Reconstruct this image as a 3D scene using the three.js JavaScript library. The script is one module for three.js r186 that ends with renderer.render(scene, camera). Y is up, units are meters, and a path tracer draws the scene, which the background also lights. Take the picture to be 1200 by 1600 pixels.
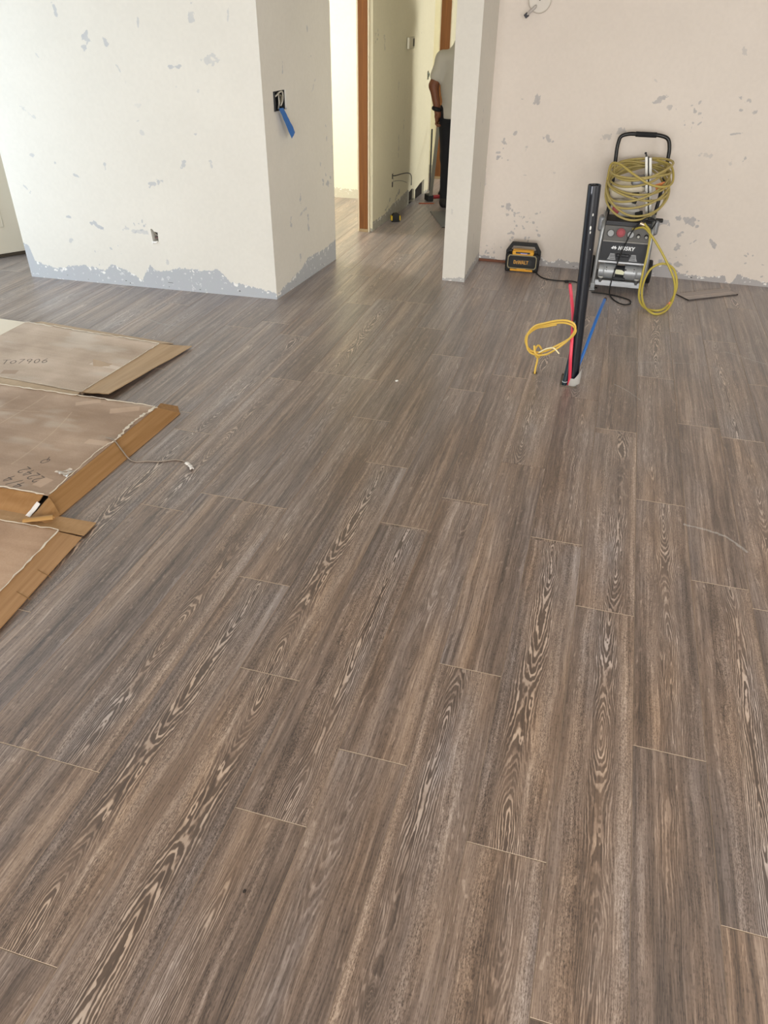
import * as THREE from 'three';
import { RoundedBoxGeometry } from 'three/addons/geometries/RoundedBoxGeometry.js';
import { mergeGeometries, mergeVertices, toCreasedNormals } from 'three/addons/utils/BufferGeometryUtils.js';
import { MarchingCubes } from 'three/addons/objects/MarchingCubes.js';
import { RectAreaLightUniformsLib } from 'three/addons/lights/RectAreaLightUniformsLib.js';
import { Brush, Evaluator, SUBTRACTION } from 'three-bvh-csg';

// ------------------------------------------------------------------ camera, sky, daylight, exposure
const scene = new THREE.Scene();
const camera = new THREE.PerspectiveCamera(69.4196, 1200 / 1600, 0.05, 60);
camera.rotation.order = 'YXZ';
camera.position.set(0, 1.667, 0);
camera.rotation.set(THREE.MathUtils.degToRad(-34.4495), THREE.MathUtils.degToRad(15.6776), THREE.MathUtils.degToRad(0.7339));
const renderer = new THREE.WebGLRenderer({ antialias: true });
renderer.toneMapping = THREE.LinearToneMapping;
renderer.toneMappingExposure = 0.94;
renderer.shadowMap.enabled = true;
scene.background = new THREE.Color(0.75, 0.86, 1.0);
RectAreaLightUniformsLib.init();
function daylight(name, color, intensity, w, h, pos, at) {
  const l = new THREE.RectAreaLight(color, intensity, w, h);
  l.name = name; l.position.set(...pos); l.lookAt(...at); scene.add(l); return l;
}
daylight('window_daylight_front', new THREE.Color(1.0, 0.99, 0.975), 18.0, 4.2, 1.7, [0.1, 1.45, 4.9], [0.1, 1.45, -5]);
daylight('window_daylight_side', new THREE.Color(0.66, 0.84, 1.0), 5.0, 2.2, 2.0, [-5.32, 1.1, -3.3], [0, 1.1, -3.3]);
daylight('window_daylight_right', new THREE.Color(1.0, 0.955, 0.92), 3.9, 2.5, 1.5, [2.6, 1.4, -1.9], [-5, 1.4, -1.9]);
daylight('window_daylight_bedroom', new THREE.Color(1.0, 0.985, 0.91), 20.0, 1.1, 1.5, [-4.82, 1.35, -6.6], [0, 1.35, -6.6]);
daylight('window_daylight_hall', new THREE.Color(1.0, 0.985, 0.9), 13.0, 1.2, 1.5, [1.42, 1.4, -8.75], [-3, 1.4, -8.75]);
daylight('window_daylight_far', new THREE.Color(1.0, 0.985, 0.9), 10.0, 1.0, 1.4, [-4.82, 1.4, -8.6], [0, 1.4, -8.6]);

// ------------------------------------------------------------------ helpers
const TAU = Math.PI * 2, V3 = (x, y, z) => new THREE.Vector3(x, y, z);
let rs = 12345;
const rnd = () => { rs = (rs + 0x6d2b79f5) | 0; let t = Math.imul(rs ^ (rs >>> 15), 1 | rs); t = (t + Math.imul(t ^ (t >>> 7), 61 | t)) ^ t; return ((t ^ (t >>> 14)) >>> 0) / 4294967296; };
const hash = (x, y) => { let h = Math.imul(x, 374761393) + Math.imul(y, 668265263) | 0; h = Math.imul(h ^ (h >>> 13), 1274126177); return ((h ^ (h >>> 16)) >>> 0) / 4294967296; };
function noise(x, y) {
  const xi = Math.floor(x), yi = Math.floor(y); let fx = x - xi, fy = y - yi;
  fx = fx * fx * (3 - 2 * fx); fy = fy * fy * (3 - 2 * fy);
  const a = hash(xi, yi), b = hash(xi + 1, yi), c = hash(xi, yi + 1), d = hash(xi + 1, yi + 1);
  return a + (b - a) * fx + (c - a) * fy + (a - b - c + d) * fx * fy;
}
const fbm = (x, y) => noise(x, y) * 0.55 + noise(x * 2.03 + 17, y * 2.03 + 5) * 0.28 + noise(x * 4.1 + 3, y * 4.1 + 29) * 0.17;
const clamp = (x, a = 0, b = 1) => Math.min(b, Math.max(a, x));
const sstep = (a, b, x) => { const t = clamp((x - a) / (b - a)); return t * t * (3 - 2 * t); };
const names = {};
function numbered(n) { const k = names[n] = (names[n] ?? -1) + 1; return k ? n + '_' + String(k).padStart(3, '0') : n; }
function shade(o) { o.castShadow = o.receiveShadow = true; return o; }
function mesh(name, geo, mat, parent) { const m = shade(new THREE.Mesh(geo, mat)); m.name = numbered(name); (parent ?? scene).add(m); return m; }
function thing(name, label, category, pos = [0, 0, 0], turn = 0, group) {
  const g = new THREE.Group(); g.name = numbered(name); g.position.set(...pos); g.rotation.y = turn;
  g.userData = { label, category }; if (group) g.userData.group = group; scene.add(g); return g;
}
function tag(o, label, category, group) { o.userData = { label, category }; if (group) o.userData.group = group; return o; }
function struct(o) { o.userData.kind = 'structure'; return o; }
const std = (c, r = 0.6, m = 0, extra = {}) => new THREE.MeshStandardMaterial({ color: c, roughness: r, metalness: m, ...extra });
const at = (g, x, y, z, rx = 0, ry = 0, rz = 0) => { if (rx) g.rotateX(rx); if (ry) g.rotateY(ry); if (rz) g.rotateZ(rz); return g.translate(x, y, z); };
const rbox = (w, h, d, r = 0.003, x = 0, y = 0, z = 0, rx = 0, ry = 0, rz = 0) => at(new RoundedBoxGeometry(w, h, d, 2, Math.min(r, w / 2.01, h / 2.01, d / 2.01)), x, y, z, rx, ry, rz);
function cyl(r0, r1, h, x, y, z, axis = 'y', seg = 28) { const g = new THREE.CylinderGeometry(r0, r1, h, seg); if (axis === 'x') g.rotateZ(Math.PI / 2); if (axis === 'z') g.rotateX(Math.PI / 2); return g.translate(x, y, z); }
const merged = (list) => mergeGeometries(list.map((g) => { g = g.index ? g.toNonIndexed() : g; for (const k of Object.keys(g.attributes)) if (!['position', 'normal', 'uv'].includes(k)) g.deleteAttribute(k); return g; }));
function tube(pts, r, { seg = pts.length * 8, rad = 10, closed = false, caps = true, tension = 0.5 } = {}) {
  const v = pts.map((p) => V3(...p)), c = new THREE.CatmullRomCurve3(v, closed, 'centripetal', tension);
  const g = new THREE.TubeGeometry(c, seg, r, rad, closed);
  if (closed || !caps) return g;
  const e = [v[0], v[v.length - 1]].map((p) => new THREE.SphereGeometry(r * 0.995, rad, 6).translate(p.x, p.y, p.z));
  return merged([g, ...e]);
}
function revolve(profile, axis = 'y', seg = 32) { const g = new THREE.LatheGeometry(profile.map((p) => new THREE.Vector2(...p)), seg); if (axis === 'x') g.rotateZ(-Math.PI / 2); if (axis === 'z') g.rotateX(Math.PI / 2); return g; }
function plate(pts, depth, bevel = 0.002) {   // outline in x,y extruded towards +z
  const s = new THREE.Shape(pts.map((p) => new THREE.Vector2(...p)));
  return new THREE.ExtrudeGeometry(s, { depth, bevelEnabled: bevel > 0, bevelSize: bevel, bevelThickness: bevel, bevelSegments: 2, curveSegments: 10 });
}
function dataTex(w, h, fn, srgb = true) {
  const d = new Uint8Array(w * h * 4);
  for (let y = 0; y < h; y++) for (let x = 0; x < w; x++) { const c = fn(x, y), i = (y * w + x) * 4; d[i] = clamp(c[0], 0, 255); d[i + 1] = clamp(c[1], 0, 255); d[i + 2] = clamp(c[2], 0, 255); d[i + 3] = 255; }
  const t = new THREE.DataTexture(d, w, h); t.magFilter = t.minFilter = THREE.LinearFilter; t.wrapS = t.wrapT = THREE.RepeatWrapping;
  if (srgb) t.colorSpace = THREE.SRGBColorSpace; t.needsUpdate = true; return t;
}
function canvasTex(w, h, draw) {
  const c = document.createElement('canvas'); c.width = w; c.height = h; draw(c.getContext('2d'), w, h);
  const t = new THREE.CanvasTexture(c); t.colorSpace = THREE.SRGBColorSpace; return t;
}
const csg = new Evaluator(); csg.attributes = ['position', 'normal', 'uv']; csg.useGroups = false;
function cut(geo, ...holes) {
  let a = new Brush(geo.index ? geo : mergeVertices(geo)); a.updateMatrixWorld();
  for (const h of holes) { const b = new Brush(h); b.updateMatrixWorld(); a = csg.evaluate(a, b, SUBTRACTION); }
  return a.geometry;
}
// a sheet between four corners (near-left, near-right, far-right, far-left), with thickness and gentle waves
function sheet(c, nu, nv, thick, wave = 0, seed = 0, edge = null) {
  const P = c.map((p) => V3(...p)), pos = [], uv = [], idx = [], up = V3();
  up.crossVectors(P[1].clone().sub(P[0]), P[3].clone().sub(P[0])).normalize(); if (up.y < 0) up.negate();
  const pt = (i, j) => {
    let u = i / nu, v = j / nv; const q = P[0].clone().lerp(P[1], u).lerp(P[3].clone().lerp(P[2], u), v);
    const w = wave * (fbm(u * 5 + seed, v * 4 + seed * 3) - 0.5) * 2; q.addScaledVector(up, w);
    if (edge) edge(q, u, v); return [q, u, v];
  };
  for (const s of [0, 1]) for (let j = 0; j <= nv; j++) for (let i = 0; i <= nu; i++) { const [q, u, v] = pt(i, j); if (s) q.addScaledVector(up, -thick); pos.push(q.x, q.y, q.z); uv.push(u, v); }
  const N = (nu + 1) * (nv + 1), id = (i, j, s) => s * N + j * (nu + 1) + i;
  for (let j = 0; j < nv; j++) for (let i = 0; i < nu; i++) { idx.push(id(i, j, 0), id(i + 1, j, 0), id(i + 1, j + 1, 0), id(i, j, 0), id(i + 1, j + 1, 0), id(i, j + 1, 0)); idx.push(id(i, j, 1), id(i + 1, j + 1, 1), id(i + 1, j, 1), id(i, j, 1), id(i, j + 1, 1), id(i + 1, j + 1, 1)); }
  const rim = []; for (let i = 0; i < nu; i++) rim.push([i, 0]); for (let j = 0; j < nv; j++) rim.push([nu, j]); for (let i = nu; i > 0; i--) rim.push([i, nv]); for (let j = nv; j > 0; j--) rim.push([0, j]);
  rim.forEach(([i, j], k) => { const [m, n] = rim[(k + 1) % rim.length]; idx.push(id(i, j, 0), id(i, j, 1), id(m, n, 1), id(i, j, 0), id(m, n, 1), id(m, n, 0)); });
  const g = new THREE.BufferGeometry(); g.setAttribute('position', new THREE.Float32BufferAttribute(pos, 3)); g.setAttribute('uv', new THREE.Float32BufferAttribute(uv, 2)); g.setIndex(idx);
  return toCreasedNormals(g, 0.7);
}
// a thin ribbon of torn tape or paper along a path lying on a surface
function ribbon(pts, width, ragged, seed, lift = 0.0012) {
  const c = new THREE.CatmullRomCurve3(pts.map((p) => V3(...p)), false, 'centripetal'), n = Math.max(12, pts.length * 14), pos = [], uv = [], idx = [];
  for (let i = 0; i <= n; i++) {
    const t = i / n, p = c.getPoint(t), d = c.getTangent(t), s = V3(-d.z, 0, d.x).normalize();
    const a = width * (0.5 + ragged * (noise(i * 0.9, seed) - 0.4)), b = width * (0.5 + ragged * (noise(i * 0.9, seed + 40) - 0.4)), y = p.y + lift + (lift > 0.0005 ? 0.004 : 0) * ragged * noise(i * 1.3, seed + 80);
    for (const [k, yy] of [[-a, y - lift], [-a * 0.6, y], [b * 0.6, y + (lift > 0.0005 ? 0.001 : 0) * ragged], [b, y - lift]]) { pos.push(p.x + s.x * k, yy, p.z + s.z * k); uv.push(k / width + 0.5, t); }
    if (i < n) for (let k = 0; k < 3; k++) { const o = i * 4 + k; idx.push(o, o + 4, o + 5, o, o + 5, o + 1); }
  }
  const g = new THREE.BufferGeometry(); g.setAttribute('position', new THREE.Float32BufferAttribute(pos, 3)); g.setAttribute('uv', new THREE.Float32BufferAttribute(uv, 2)); g.setIndex(idx); g.computeVertexNormals(); return g;
}

// ------------------------------------------------------------------ floor: separate laminate planks on a slab
const PW = 0.192, PL = 1.285, X0 = 0.3094;
const WOOD = { dark: [52, 41, 35], mid: [120, 102, 91], light: [186, 169, 157] };
function woodColor(t, warm) {
  const { dark, mid, light } = WOOD, a = t < 0.5 ? dark : mid, b = t < 0.5 ? mid : light, f = clamp(t < 0.5 ? t * 2 : t * 2 - 1);
  return [0, 1, 2].map((k) => (a[k] + (b[k] - a[k]) * f) * (1 + warm * [0.045, 0.004, -0.06][k]));
}
function plankTexture(seed, cathedral, vc0, knots) {
  const W = 1536, H = 230, S = seed * 37.7;
  const ks = Array.from({ length: knots }, (_, i) => [0.15 + 0.95 * hash(seed * 7 + i, 3), 0.03 + 0.13 * hash(seed * 11 + i, 5), 0.006 + 0.006 * hash(seed, i + 9)]);
  const dep = (u) => 0.062 * (fbm(u * 1.25 + S, S) - 0.5) * 2 + 0.010 * (noise(u * 6 + S, 2.5) - 0.5);
  const mean = (u) => vc0 + 0.030 * (fbm(u * 1.3 + S, 91.3) - 0.5) * 2;
  return dataTex(W, H, (x, y) => {
    const u = x / W * PL, v = y / H * PW;
    let wu = u, wv = v + 0.013 * (fbm(u * 1.7 + S, v * 7 + 2) - 0.5) + 0.007 * (noise(u * 8 + S, v * 38) - 0.5), kn = 0, kd = 9;
    for (const [ku, kv, kr] of ks) { const du = (u - ku) / 3.0, dv = v - kv, d = Math.hypot(du, dv), e = Math.exp(-((d / (kr * 2.2)) ** 2)); wv += (dv > 0 ? -1 : 1) * kr * 0.9 * e; if (d < kd) kd = d; kn = Math.max(kn, Math.exp(-((d / kr) ** 2))); }
    const band = fbm(wu * 0.9 + S, wv * 26 + S), mid = noise(wu * 2.2 + S, wv * 90 + 41), streak = noise(wu * 4 + S, wv * 240 + 7), fine = noise(wu * 10 + S, wv * 700 + 3), pore = noise(wu * 90 + S, wv * 1280 + 31), hair = noise(wu * 24 + S, wv * 1250 + 13);
    let t = 0.50 + 0.46 * (band - 0.5) + 0.24 * (mid - 0.5) + 0.19 * (streak - 0.5) + 0.18 * (fine - 0.5);
    t += 0.26 * (hair - 0.5); if (pore > 0.70) t -= 0.20 * sstep(0.70, 0.85, pore);
    t += 0.16 * (fbm(u * 6 + S, v * 26 + 11) - 0.5);
    const fl = noise(u * 34 + S, wv * 260 + u * 40 + 70); if (fl > 0.78) t += 0.20 * sstep(0.78, 0.92, fl) * sstep(0.5, 0.62, fbm(u * 5 + S, v * 16 + 8));
    if (cathedral > 0) {
      const m = mean(wu), dv = wv - m, d = dep(wu);
      const r = Math.hypot(dv, d) + 0.0040 * (noise(wu * 14 + S, wv * 120) - 0.5) + 0.0015 * (noise(wu * 80 + S, wv * 300) - 0.5);
      const f0 = r / 0.0047, f = f0 - Math.floor(f0), mask = cathedral * Math.exp(-((dv / 0.040) ** 4)) * (0.35 + 0.65 * sstep(0.35, 0.6, fbm(wu * 2.2 + S, 4.4)));
      const wgt = 0.35 + 0.65 * noise(wu * 22 + S, Math.floor(f0) * 3.7), line = sstep(0.0, 0.14, f) * (1 - sstep(0.18 + 0.2 * wgt, 0.42 + 0.25 * wgt, f));
      t = t * (1 - 0.8 * mask) + 0.8 * mask * (0.16 + 0.14 * streak) + 0.95 * mask * line * wgt;
      const side = cathedral * Math.exp(-(((Math.abs(dv) - 0.060) / 0.024) ** 2)), pr = noise(wu * 260 + S, wv * 1250 + 5); t += 0.15 * side - 0.30 * side * sstep(0.5, 0.7, pr);
    } else {
      const g0 = (wv + 0.03 * (fbm(wu * 1.4 + S, wv * 9) - 0.5)) / 0.0065, g = g0 - Math.floor(g0), am = sstep(0.45, 0.65, fbm(wu * 2 + S, v * 14 + 60)); t += 0.14 * am * (sstep(0, 0.3, g) * (1 - sstep(0.3, 1, g)) - 0.3);
    }
    if (kn > 0.02) { const q = kd / 0.0030, qf = q - Math.floor(q); t = t * (1 - 0.7 * kn) + 0.7 * kn * (0.14 + 0.4 * (qf < 0.35 ? 1 : 0)); }
    t = 0.5 + (t - 0.5) * 1.12;
    return woodColor(t, fbm(u * 2.2 + S, v * 12 + 9) * 2.6 - 1.15);
  });
}
const CATH = [[1, 1.0, 0.125], [2, 1.0, 0.085], [3, 0.95, 0.06], [4, 1.0, 0.11], [5, 0.7, 0.10], [6, 0.6, 0.075]];
const boardMat = (map) => new THREE.MeshPhysicalMaterial({ map, roughness: 0.42, clearcoat: 0.7, clearcoatRoughness: 0.38, sheen: 1.0, sheenRoughness: 0.55, sheenColor: new THREE.Color(0.95, 0.93, 0.95) });   // worn sealed boards under a film of plaster dust
const plankMats = [];
CATH.forEach(([s, c, v]) => plankMats.push(boardMat(plankTexture(s, c, v, s % 2))));
for (let s = 20; s < 29; s++) plankMats.push(boardMat(plankTexture(s, [0.28, 0, 0.36, 0.2, 0][s % 5], 0.05 + 0.09 * hash(s, 4), s % 3 === 0 ? 2 : s % 3 === 1 ? 1 : 0)));
function plankGeo(w, l, fu, fv, h = 0.008, c = 0.0008) {   // chamfered board, top at y = 0, near-left corner at origin, going to -z
  const g = new THREE.BufferGeometry(), pos = [], uv = [], idx = [];
  const ring = [[0, -h], [0, -c], [c, 0]].map(([i, y]) => [[i, y, -i], [w - i, y, -i], [w - i, y, -l + i], [i, y, -l + i]]);
  const quad = (a, b, d, e) => { const o = pos.length / 3; for (const p of [a, b, d, e]) { pos.push(...p); const u = -p[2] / PL, v = p[0] / PW; uv.push(fu ? 1 - u : u, fv ? 1 - v : v); } idx.push(o, o + 1, o + 2, o, o + 2, o + 3); };
  quad(...ring[2]);
  for (let k = 0; k < 2; k++) for (let i = 0; i < 4; i++) { const j = (i + 1) % 4; quad(ring[k][i], ring[k][j], ring[k + 1][j], ring[k + 1][i]); }
  g.setAttribute('position', new THREE.Float32BufferAttribute(pos, 3)); g.setAttribute('uv', new THREE.Float32BufferAttribute(uv, 2)); g.setIndex(idx);
  const f = g.toNonIndexed(); f.computeVertexNormals(); f.addGroup(0, 6, 0); for (let i = 1; i < 9; i++) f.addGroup(i * 6, 6, i % 2 ? 1 : 2); return f;
}
const edgeMat = std('#c0ad99', 0.7), sideMat = std('#9a8776', 0.7);
const floor = new THREE.Group(); floor.name = 'floor'; struct(floor); scene.add(floor);
mesh('subfloor', new THREE.BoxGeometry(9, 0.1, 16.6).translate(-1.3, -0.058, -3.1), std('#8d8478', 0.9), floor);
const JOINT = { '-8': [-5.01], '-7': [-9.41], '-6': [-7.34], '-5': [-5.05, -11.82], '-4': [-6.31, -13.08], '-3': [-8.33, -14.95], '-2': [-5.44, -12.21], '-1': [-10.38, -17.33], 0: [-7.57, -14.24], 1: [-5.25, -11.71, -18.19], 2: [-11.2, -17.75], 3: [-7.9] };
const KIND = {};   // column:index of the joint at the plank's near end -> look
const kindAt = (c, zn, k) => { KIND[c + ':' + zn.toFixed(1)] = k; };
kindAt(1, -5.25, 0); kindAt(-2, -5.44, 1); kindAt(-2, 1.25, 3); kindAt(-5, -5.05, 0); kindAt(-3, -1.64, 2); kindAt(-6, -0.65, 3); kindAt(-7, -2.72, 1); kindAt(-3, -14.95, 2); kindAt(0, -7.57, 4); kindAt(1, -11.71, 7);
kindAt(2, -11.2, 4); kindAt(-8, -5.01, 3); kindAt(-6, -7.34, 1); kindAt(0, -14.24, 5); kindAt(0, -0.9, 8);
const geoCache = {}, mergedFar = {};
const inSight = new THREE.Frustum(); camera.updateMatrixWorld(); camera.updateProjectionMatrix();
{ const wide = camera.clone(); wide.fov = 74; wide.aspect = 0.8; wide.updateProjectionMatrix(); wide.updateMatrixWorld(); inSight.setFromProjectionMatrix(new THREE.Matrix4().multiplyMatrices(wide.projectionMatrix, wide.matrixWorldInverse)); }
const holes = [new THREE.BoxGeometry(0.088, 0.1, 0.18).translate(-0.047, 0, -3.835), new THREE.BoxGeometry(0.022, 0.1, 0.03).translate(-0.236, 0, -3.888)];
const holeBox = holes.map((h) => { h.computeBoundingBox(); return h.boundingBox; });
const hiddenBlock = (xa, xb, za, zb) => xa > -3.94 && xb < -2.1 && zb < -4.62 && za > -5.6 && za < -4.62 && zb > -5.6;
for (let c = -27; c <= 12; c++) {
  const xa = X0 + c * PW, known = JOINT[c], j0 = known ? known[0] * PW : -hash(c + 50, 8) * PL;
  const zs = [];
  if (known) {
    for (let z = known[0] * PW; z < 4.8; z += PL) zs.unshift(z);
    for (let i = 1; i < known.length; i++) zs.push(known[i] * PW);
    // descending list from near to far
    zs.sort((a, b) => b - a); let z = zs[zs.length - 1]; while (z > -11.2) { z -= PL; zs.push(z); }
    zs.unshift(zs[0] + PL);
  } else { let z = j0; while (z < 4.8) z += PL; for (; z > -11.4; z -= PL) zs.push(z); }
  for (let i = 0; i + 1 < zs.length; i++) {
    let za = Math.min(zs[i], 4.95), zb = zs[i + 1]; if (zb > 4.9) continue;
    if (hiddenBlock(xa, xa + PW, za, zb)) continue;
    const l = Math.min(za - zb, PL * 1.045) - 0.0014, lookKey = c + ':' + (zs[i] / PW).toFixed(1);
    let k = KIND[lookKey] ?? (hash(c * 3 + 100, i * 7 + 5) < 0.3 ? Math.floor(hash(c + 9, i + 77) * 6) : 6 + Math.floor(hash(c + 40, i * 3 + 1) * 9));
    const fu = hash(c + 4, i + 300) < 0.5, fv = KIND[lookKey] !== undefined ? false : hash(c + 8, i + 500) < 0.5;
    const gk = [l.toFixed(3), fu, fv].join();
    let geo = geoCache[gk] ??= plankGeo(PW - 0.0005, l, fu, fv);
    const b = new THREE.Box3(V3(xa, -0.01, zb), V3(xa + PW, 0, za));
    const inRoom = (xa > -5.5 && xa < 2.7) && (za > -5.95 ? true : xa < -0.8);
    if (inSight.intersectsBox(b) && zb > -10.4 && inRoom) {
      const hit = holes.filter((h, n) => holeBox[n].intersectsBox(b));
      if (hit.length) { const g = geo.clone().translate(xa, 0, za); mesh('plank', cut(g, ...hit), plankMats[k], floor); continue; }
      const m = mesh('plank', geo, [plankMats[k], edgeMat, sideMat], floor); m.position.set(xa, 0, za);
    } else (mergedFar[k] ??= []).push(geo.clone().translate(xa, 0, za));
  }
}
{
  const all = Object.values(mergedFar).flat(), m = mesh('plank_field', merged(all), plankMats[9], floor); m.userData.kind = 'stuff';
}

// faint pale scuffs dragged across the boards
const dustMat = new THREE.MeshStandardMaterial({ color: '#d6d0ca', roughness: 0.8, transparent: true, opacity: 0.32 });
for (const [w, s, ...p] of [[0.010, 1, [0.49, -2.60], [0.58, -2.585], [0.65, -2.555], [0.712, -2.478]], [0.012, 2, [0.80, -4.54], [0.9, -4.48], [1.03, -4.40]], [0.006, 3, [0.19, -3.87], [0.26, -3.80], [0.33, -3.70]], [0.012, 5, [-2.75, -4.02], [-2.6, -3.95], [-2.42, -3.93]], [0.006, 6, [0.25, -4.2], [0.6, -4.28], [0.85, -4.24]]]) mesh('scuff_mark', ribbon(p.map(([x, z]) => [x, 0.0001, z]), w, 0.9, s * 11, 0.0002), dustMat, floor);

// ------------------------------------------------------------------ plaster: cream paint, grey scuffs, bare grey band where the skirting was
const PPM = 420;
function plaster(width, base, spec, seed) {
  const H = 2.5, W = Math.round(width * PPM), h = Math.round(H * PPM), d = new Float32Array(W * h * 3), grey = spec.grey ?? [181, 180, 179];
  for (let y = 0; y < h; y++) for (let x = 0; x < W; x++) {
    const s = x / PPM, z = y / PPM, i = (y * W + x) * 3, n = (fbm(s * 2.5 + seed, z * 2.5) - 0.5) * 7 + (noise(s * 60 + seed, z * 60) - 0.5) * 3;
    for (let k = 0; k < 3; k++) d[i + k] = base[k] + n;
  }
  const mix = (i, c, a) => { for (let k = 0; k < 3; k++) d[i + k] += (c[k] - d[i + k]) * a; };
  const spot = (s, z, a, b, rot, thr, alpha, sd) => {
    const R = Math.max(a, b) * 1.5, cr = Math.cos(rot), sr = Math.sin(rot);
    for (let y = Math.max(0, Math.floor((z - R) * PPM)); y < Math.min(h, (z + R) * PPM); y++) for (let x = Math.max(0, Math.floor((s - R) * PPM)); x < Math.min(W, (s + R) * PPM); x++) {
      const dx = x / PPM - s, dy = y / PPM - z, p = (dx * cr + dy * sr) / a, q = (-dx * sr + dy * cr) / b, e = Math.hypot(p, q);
      if (e > 1.45) continue;
      const n = fbm(dx * 34 + sd * 7.3, dy * 34 + sd), v = 1 - e + (n - 0.5) * 2.3;
      mix((y * W + x) * 3, grey, alpha * sstep(thr, thr + 0.14, v) * (0.75 + 0.5 * (n - 0.5)));
    }
  };
  let n = seed * 10;
  for (const [s, z, a, b, rot = 0, alpha = 0.8] of spec.scuffs ?? []) spot(s, z, a, b, rot, 0.38, alpha, n++);
  for (const [s, z, r, count] of spec.specks ?? []) for (let k = 0; k < count; k++) { const a = hash(n, 1) * TAU, q = Math.sqrt(hash(n, 2)) * r; spot(s + Math.cos(a) * q, z + Math.sin(a) * q, 0.006 + 0.014 * hash(n, 3), 0.004 + 0.007 * hash(n, 4), hash(n, 5) * 3, 0.2, 0.85, n++); }
  for (let k = 0; k < (spec.faint ?? 0); k++) { const s = hash(n, 6) * width, z = 0.1 + hash(n, 7) * 1.55; spot(s, z, 0.015 + 0.05 * hash(n, 8), 0.005 + 0.014 * hash(n, 9), hash(n, 10) * 3, 0.5, 0.2 + 0.3 * hash(n, 11), n++); }
  for (const [from, list] of spec.band ?? []) for (let x = Math.max(0, Math.round((from + list[0][0]) * PPM)); x < Math.min(W, (from + list[list.length - 1][0]) * PPM); x++) {
    const s = x / PPM - from; let k = 0; while (k < list.length - 2 && list[k + 1][0] < s) k++;
    const [s0, z0] = list[k], [s1, z1] = list[k + 1], top = z0 + (z1 - z0) * clamp((s - s0) / (s1 - s0 || 1)) + 0.018 * (fbm(s * 40 + seed, 3) - 0.5) + 0.01 * (noise(s * 160, 9) - 0.5);
    for (let y = 0; y < top * PPM; y++) {
      const z = y / PPM, i = (y * W + x) * 3, rim = top - z, fleck = fbm(s * 50 + seed, z * 50);
      if (rim < 0.02 && fleck > 0.64) mix(i, [240, 239, 236], 0.8); else mix(i, grey, 0.92);
      if (fleck > 0.75) mix(i, [238, 237, 235], 0.5);
      if (z < 0.05 && noise(s * 30 + 5, z * 60 + seed) > 0.965) mix(i, [70, 66, 64], 0.9);
    }
  }
  const t = dataTex(W, h, (x, y) => { const i = (y * W + x) * 3; return [d[i], d[i + 1], d[i + 2]]; });
  t.wrapT = THREE.ClampToEdgeWrapping; return new THREE.MeshStandardMaterial({ map: t, roughness: 0.78 });
}
const WH = 2.5;
// an upright prism over a plan outline (x, z; clockwise seen from above walks the visible faces left to right), uv runs along the outline
function prism(pts, texWidth, y0 = 0, y1 = WH) {
  const pos = [], uv = []; let run = 0; const n = pts.length;
  const tri = (a, b, c, d) => { for (const [p, q] of [a, b, c, a, c, d]) { pos.push(...p); uv.push(...q); } };
  for (let i = 0; i < n; i++) {
    const a = pts[i], b = pts[(i + 1) % n], L = Math.hypot(b[0] - a[0], b[1] - a[1]), u0 = run / texWidth, u1 = (run + L) / texWidth; run += L;
    tri([[a[0], y0, a[1]], [u0, y0 / WH]], [[b[0], y0, b[1]], [u1, y0 / WH]], [[b[0], y1, b[1]], [u1, y1 / WH]], [[a[0], y1, a[1]], [u0, y1 / WH]]);
  }
  const s = THREE.ShapeUtils.triangulateShape(pts.map((p) => new THREE.Vector2(p[0], p[1])), []);
  for (const y of [y0, y1]) for (const t of s) { const o = y === y1 ? t : [t[0], t[2], t[1]]; for (const k of [o[0], o[2], o[1]]) { pos.push(pts[k][0], y, pts[k][1]); uv.push(pts[k][0] / texWidth, 0.9); } }
  const g = new THREE.BufferGeometry(); g.setAttribute('position', new THREE.Float32BufferAttribute(pos, 3)); g.setAttribute('uv', new THREE.Float32BufferAttribute(uv, 2));
  g.computeVertexNormals(); return g;
}
const CREAM = [223, 219, 210], HALL = [234, 228, 202];
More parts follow.
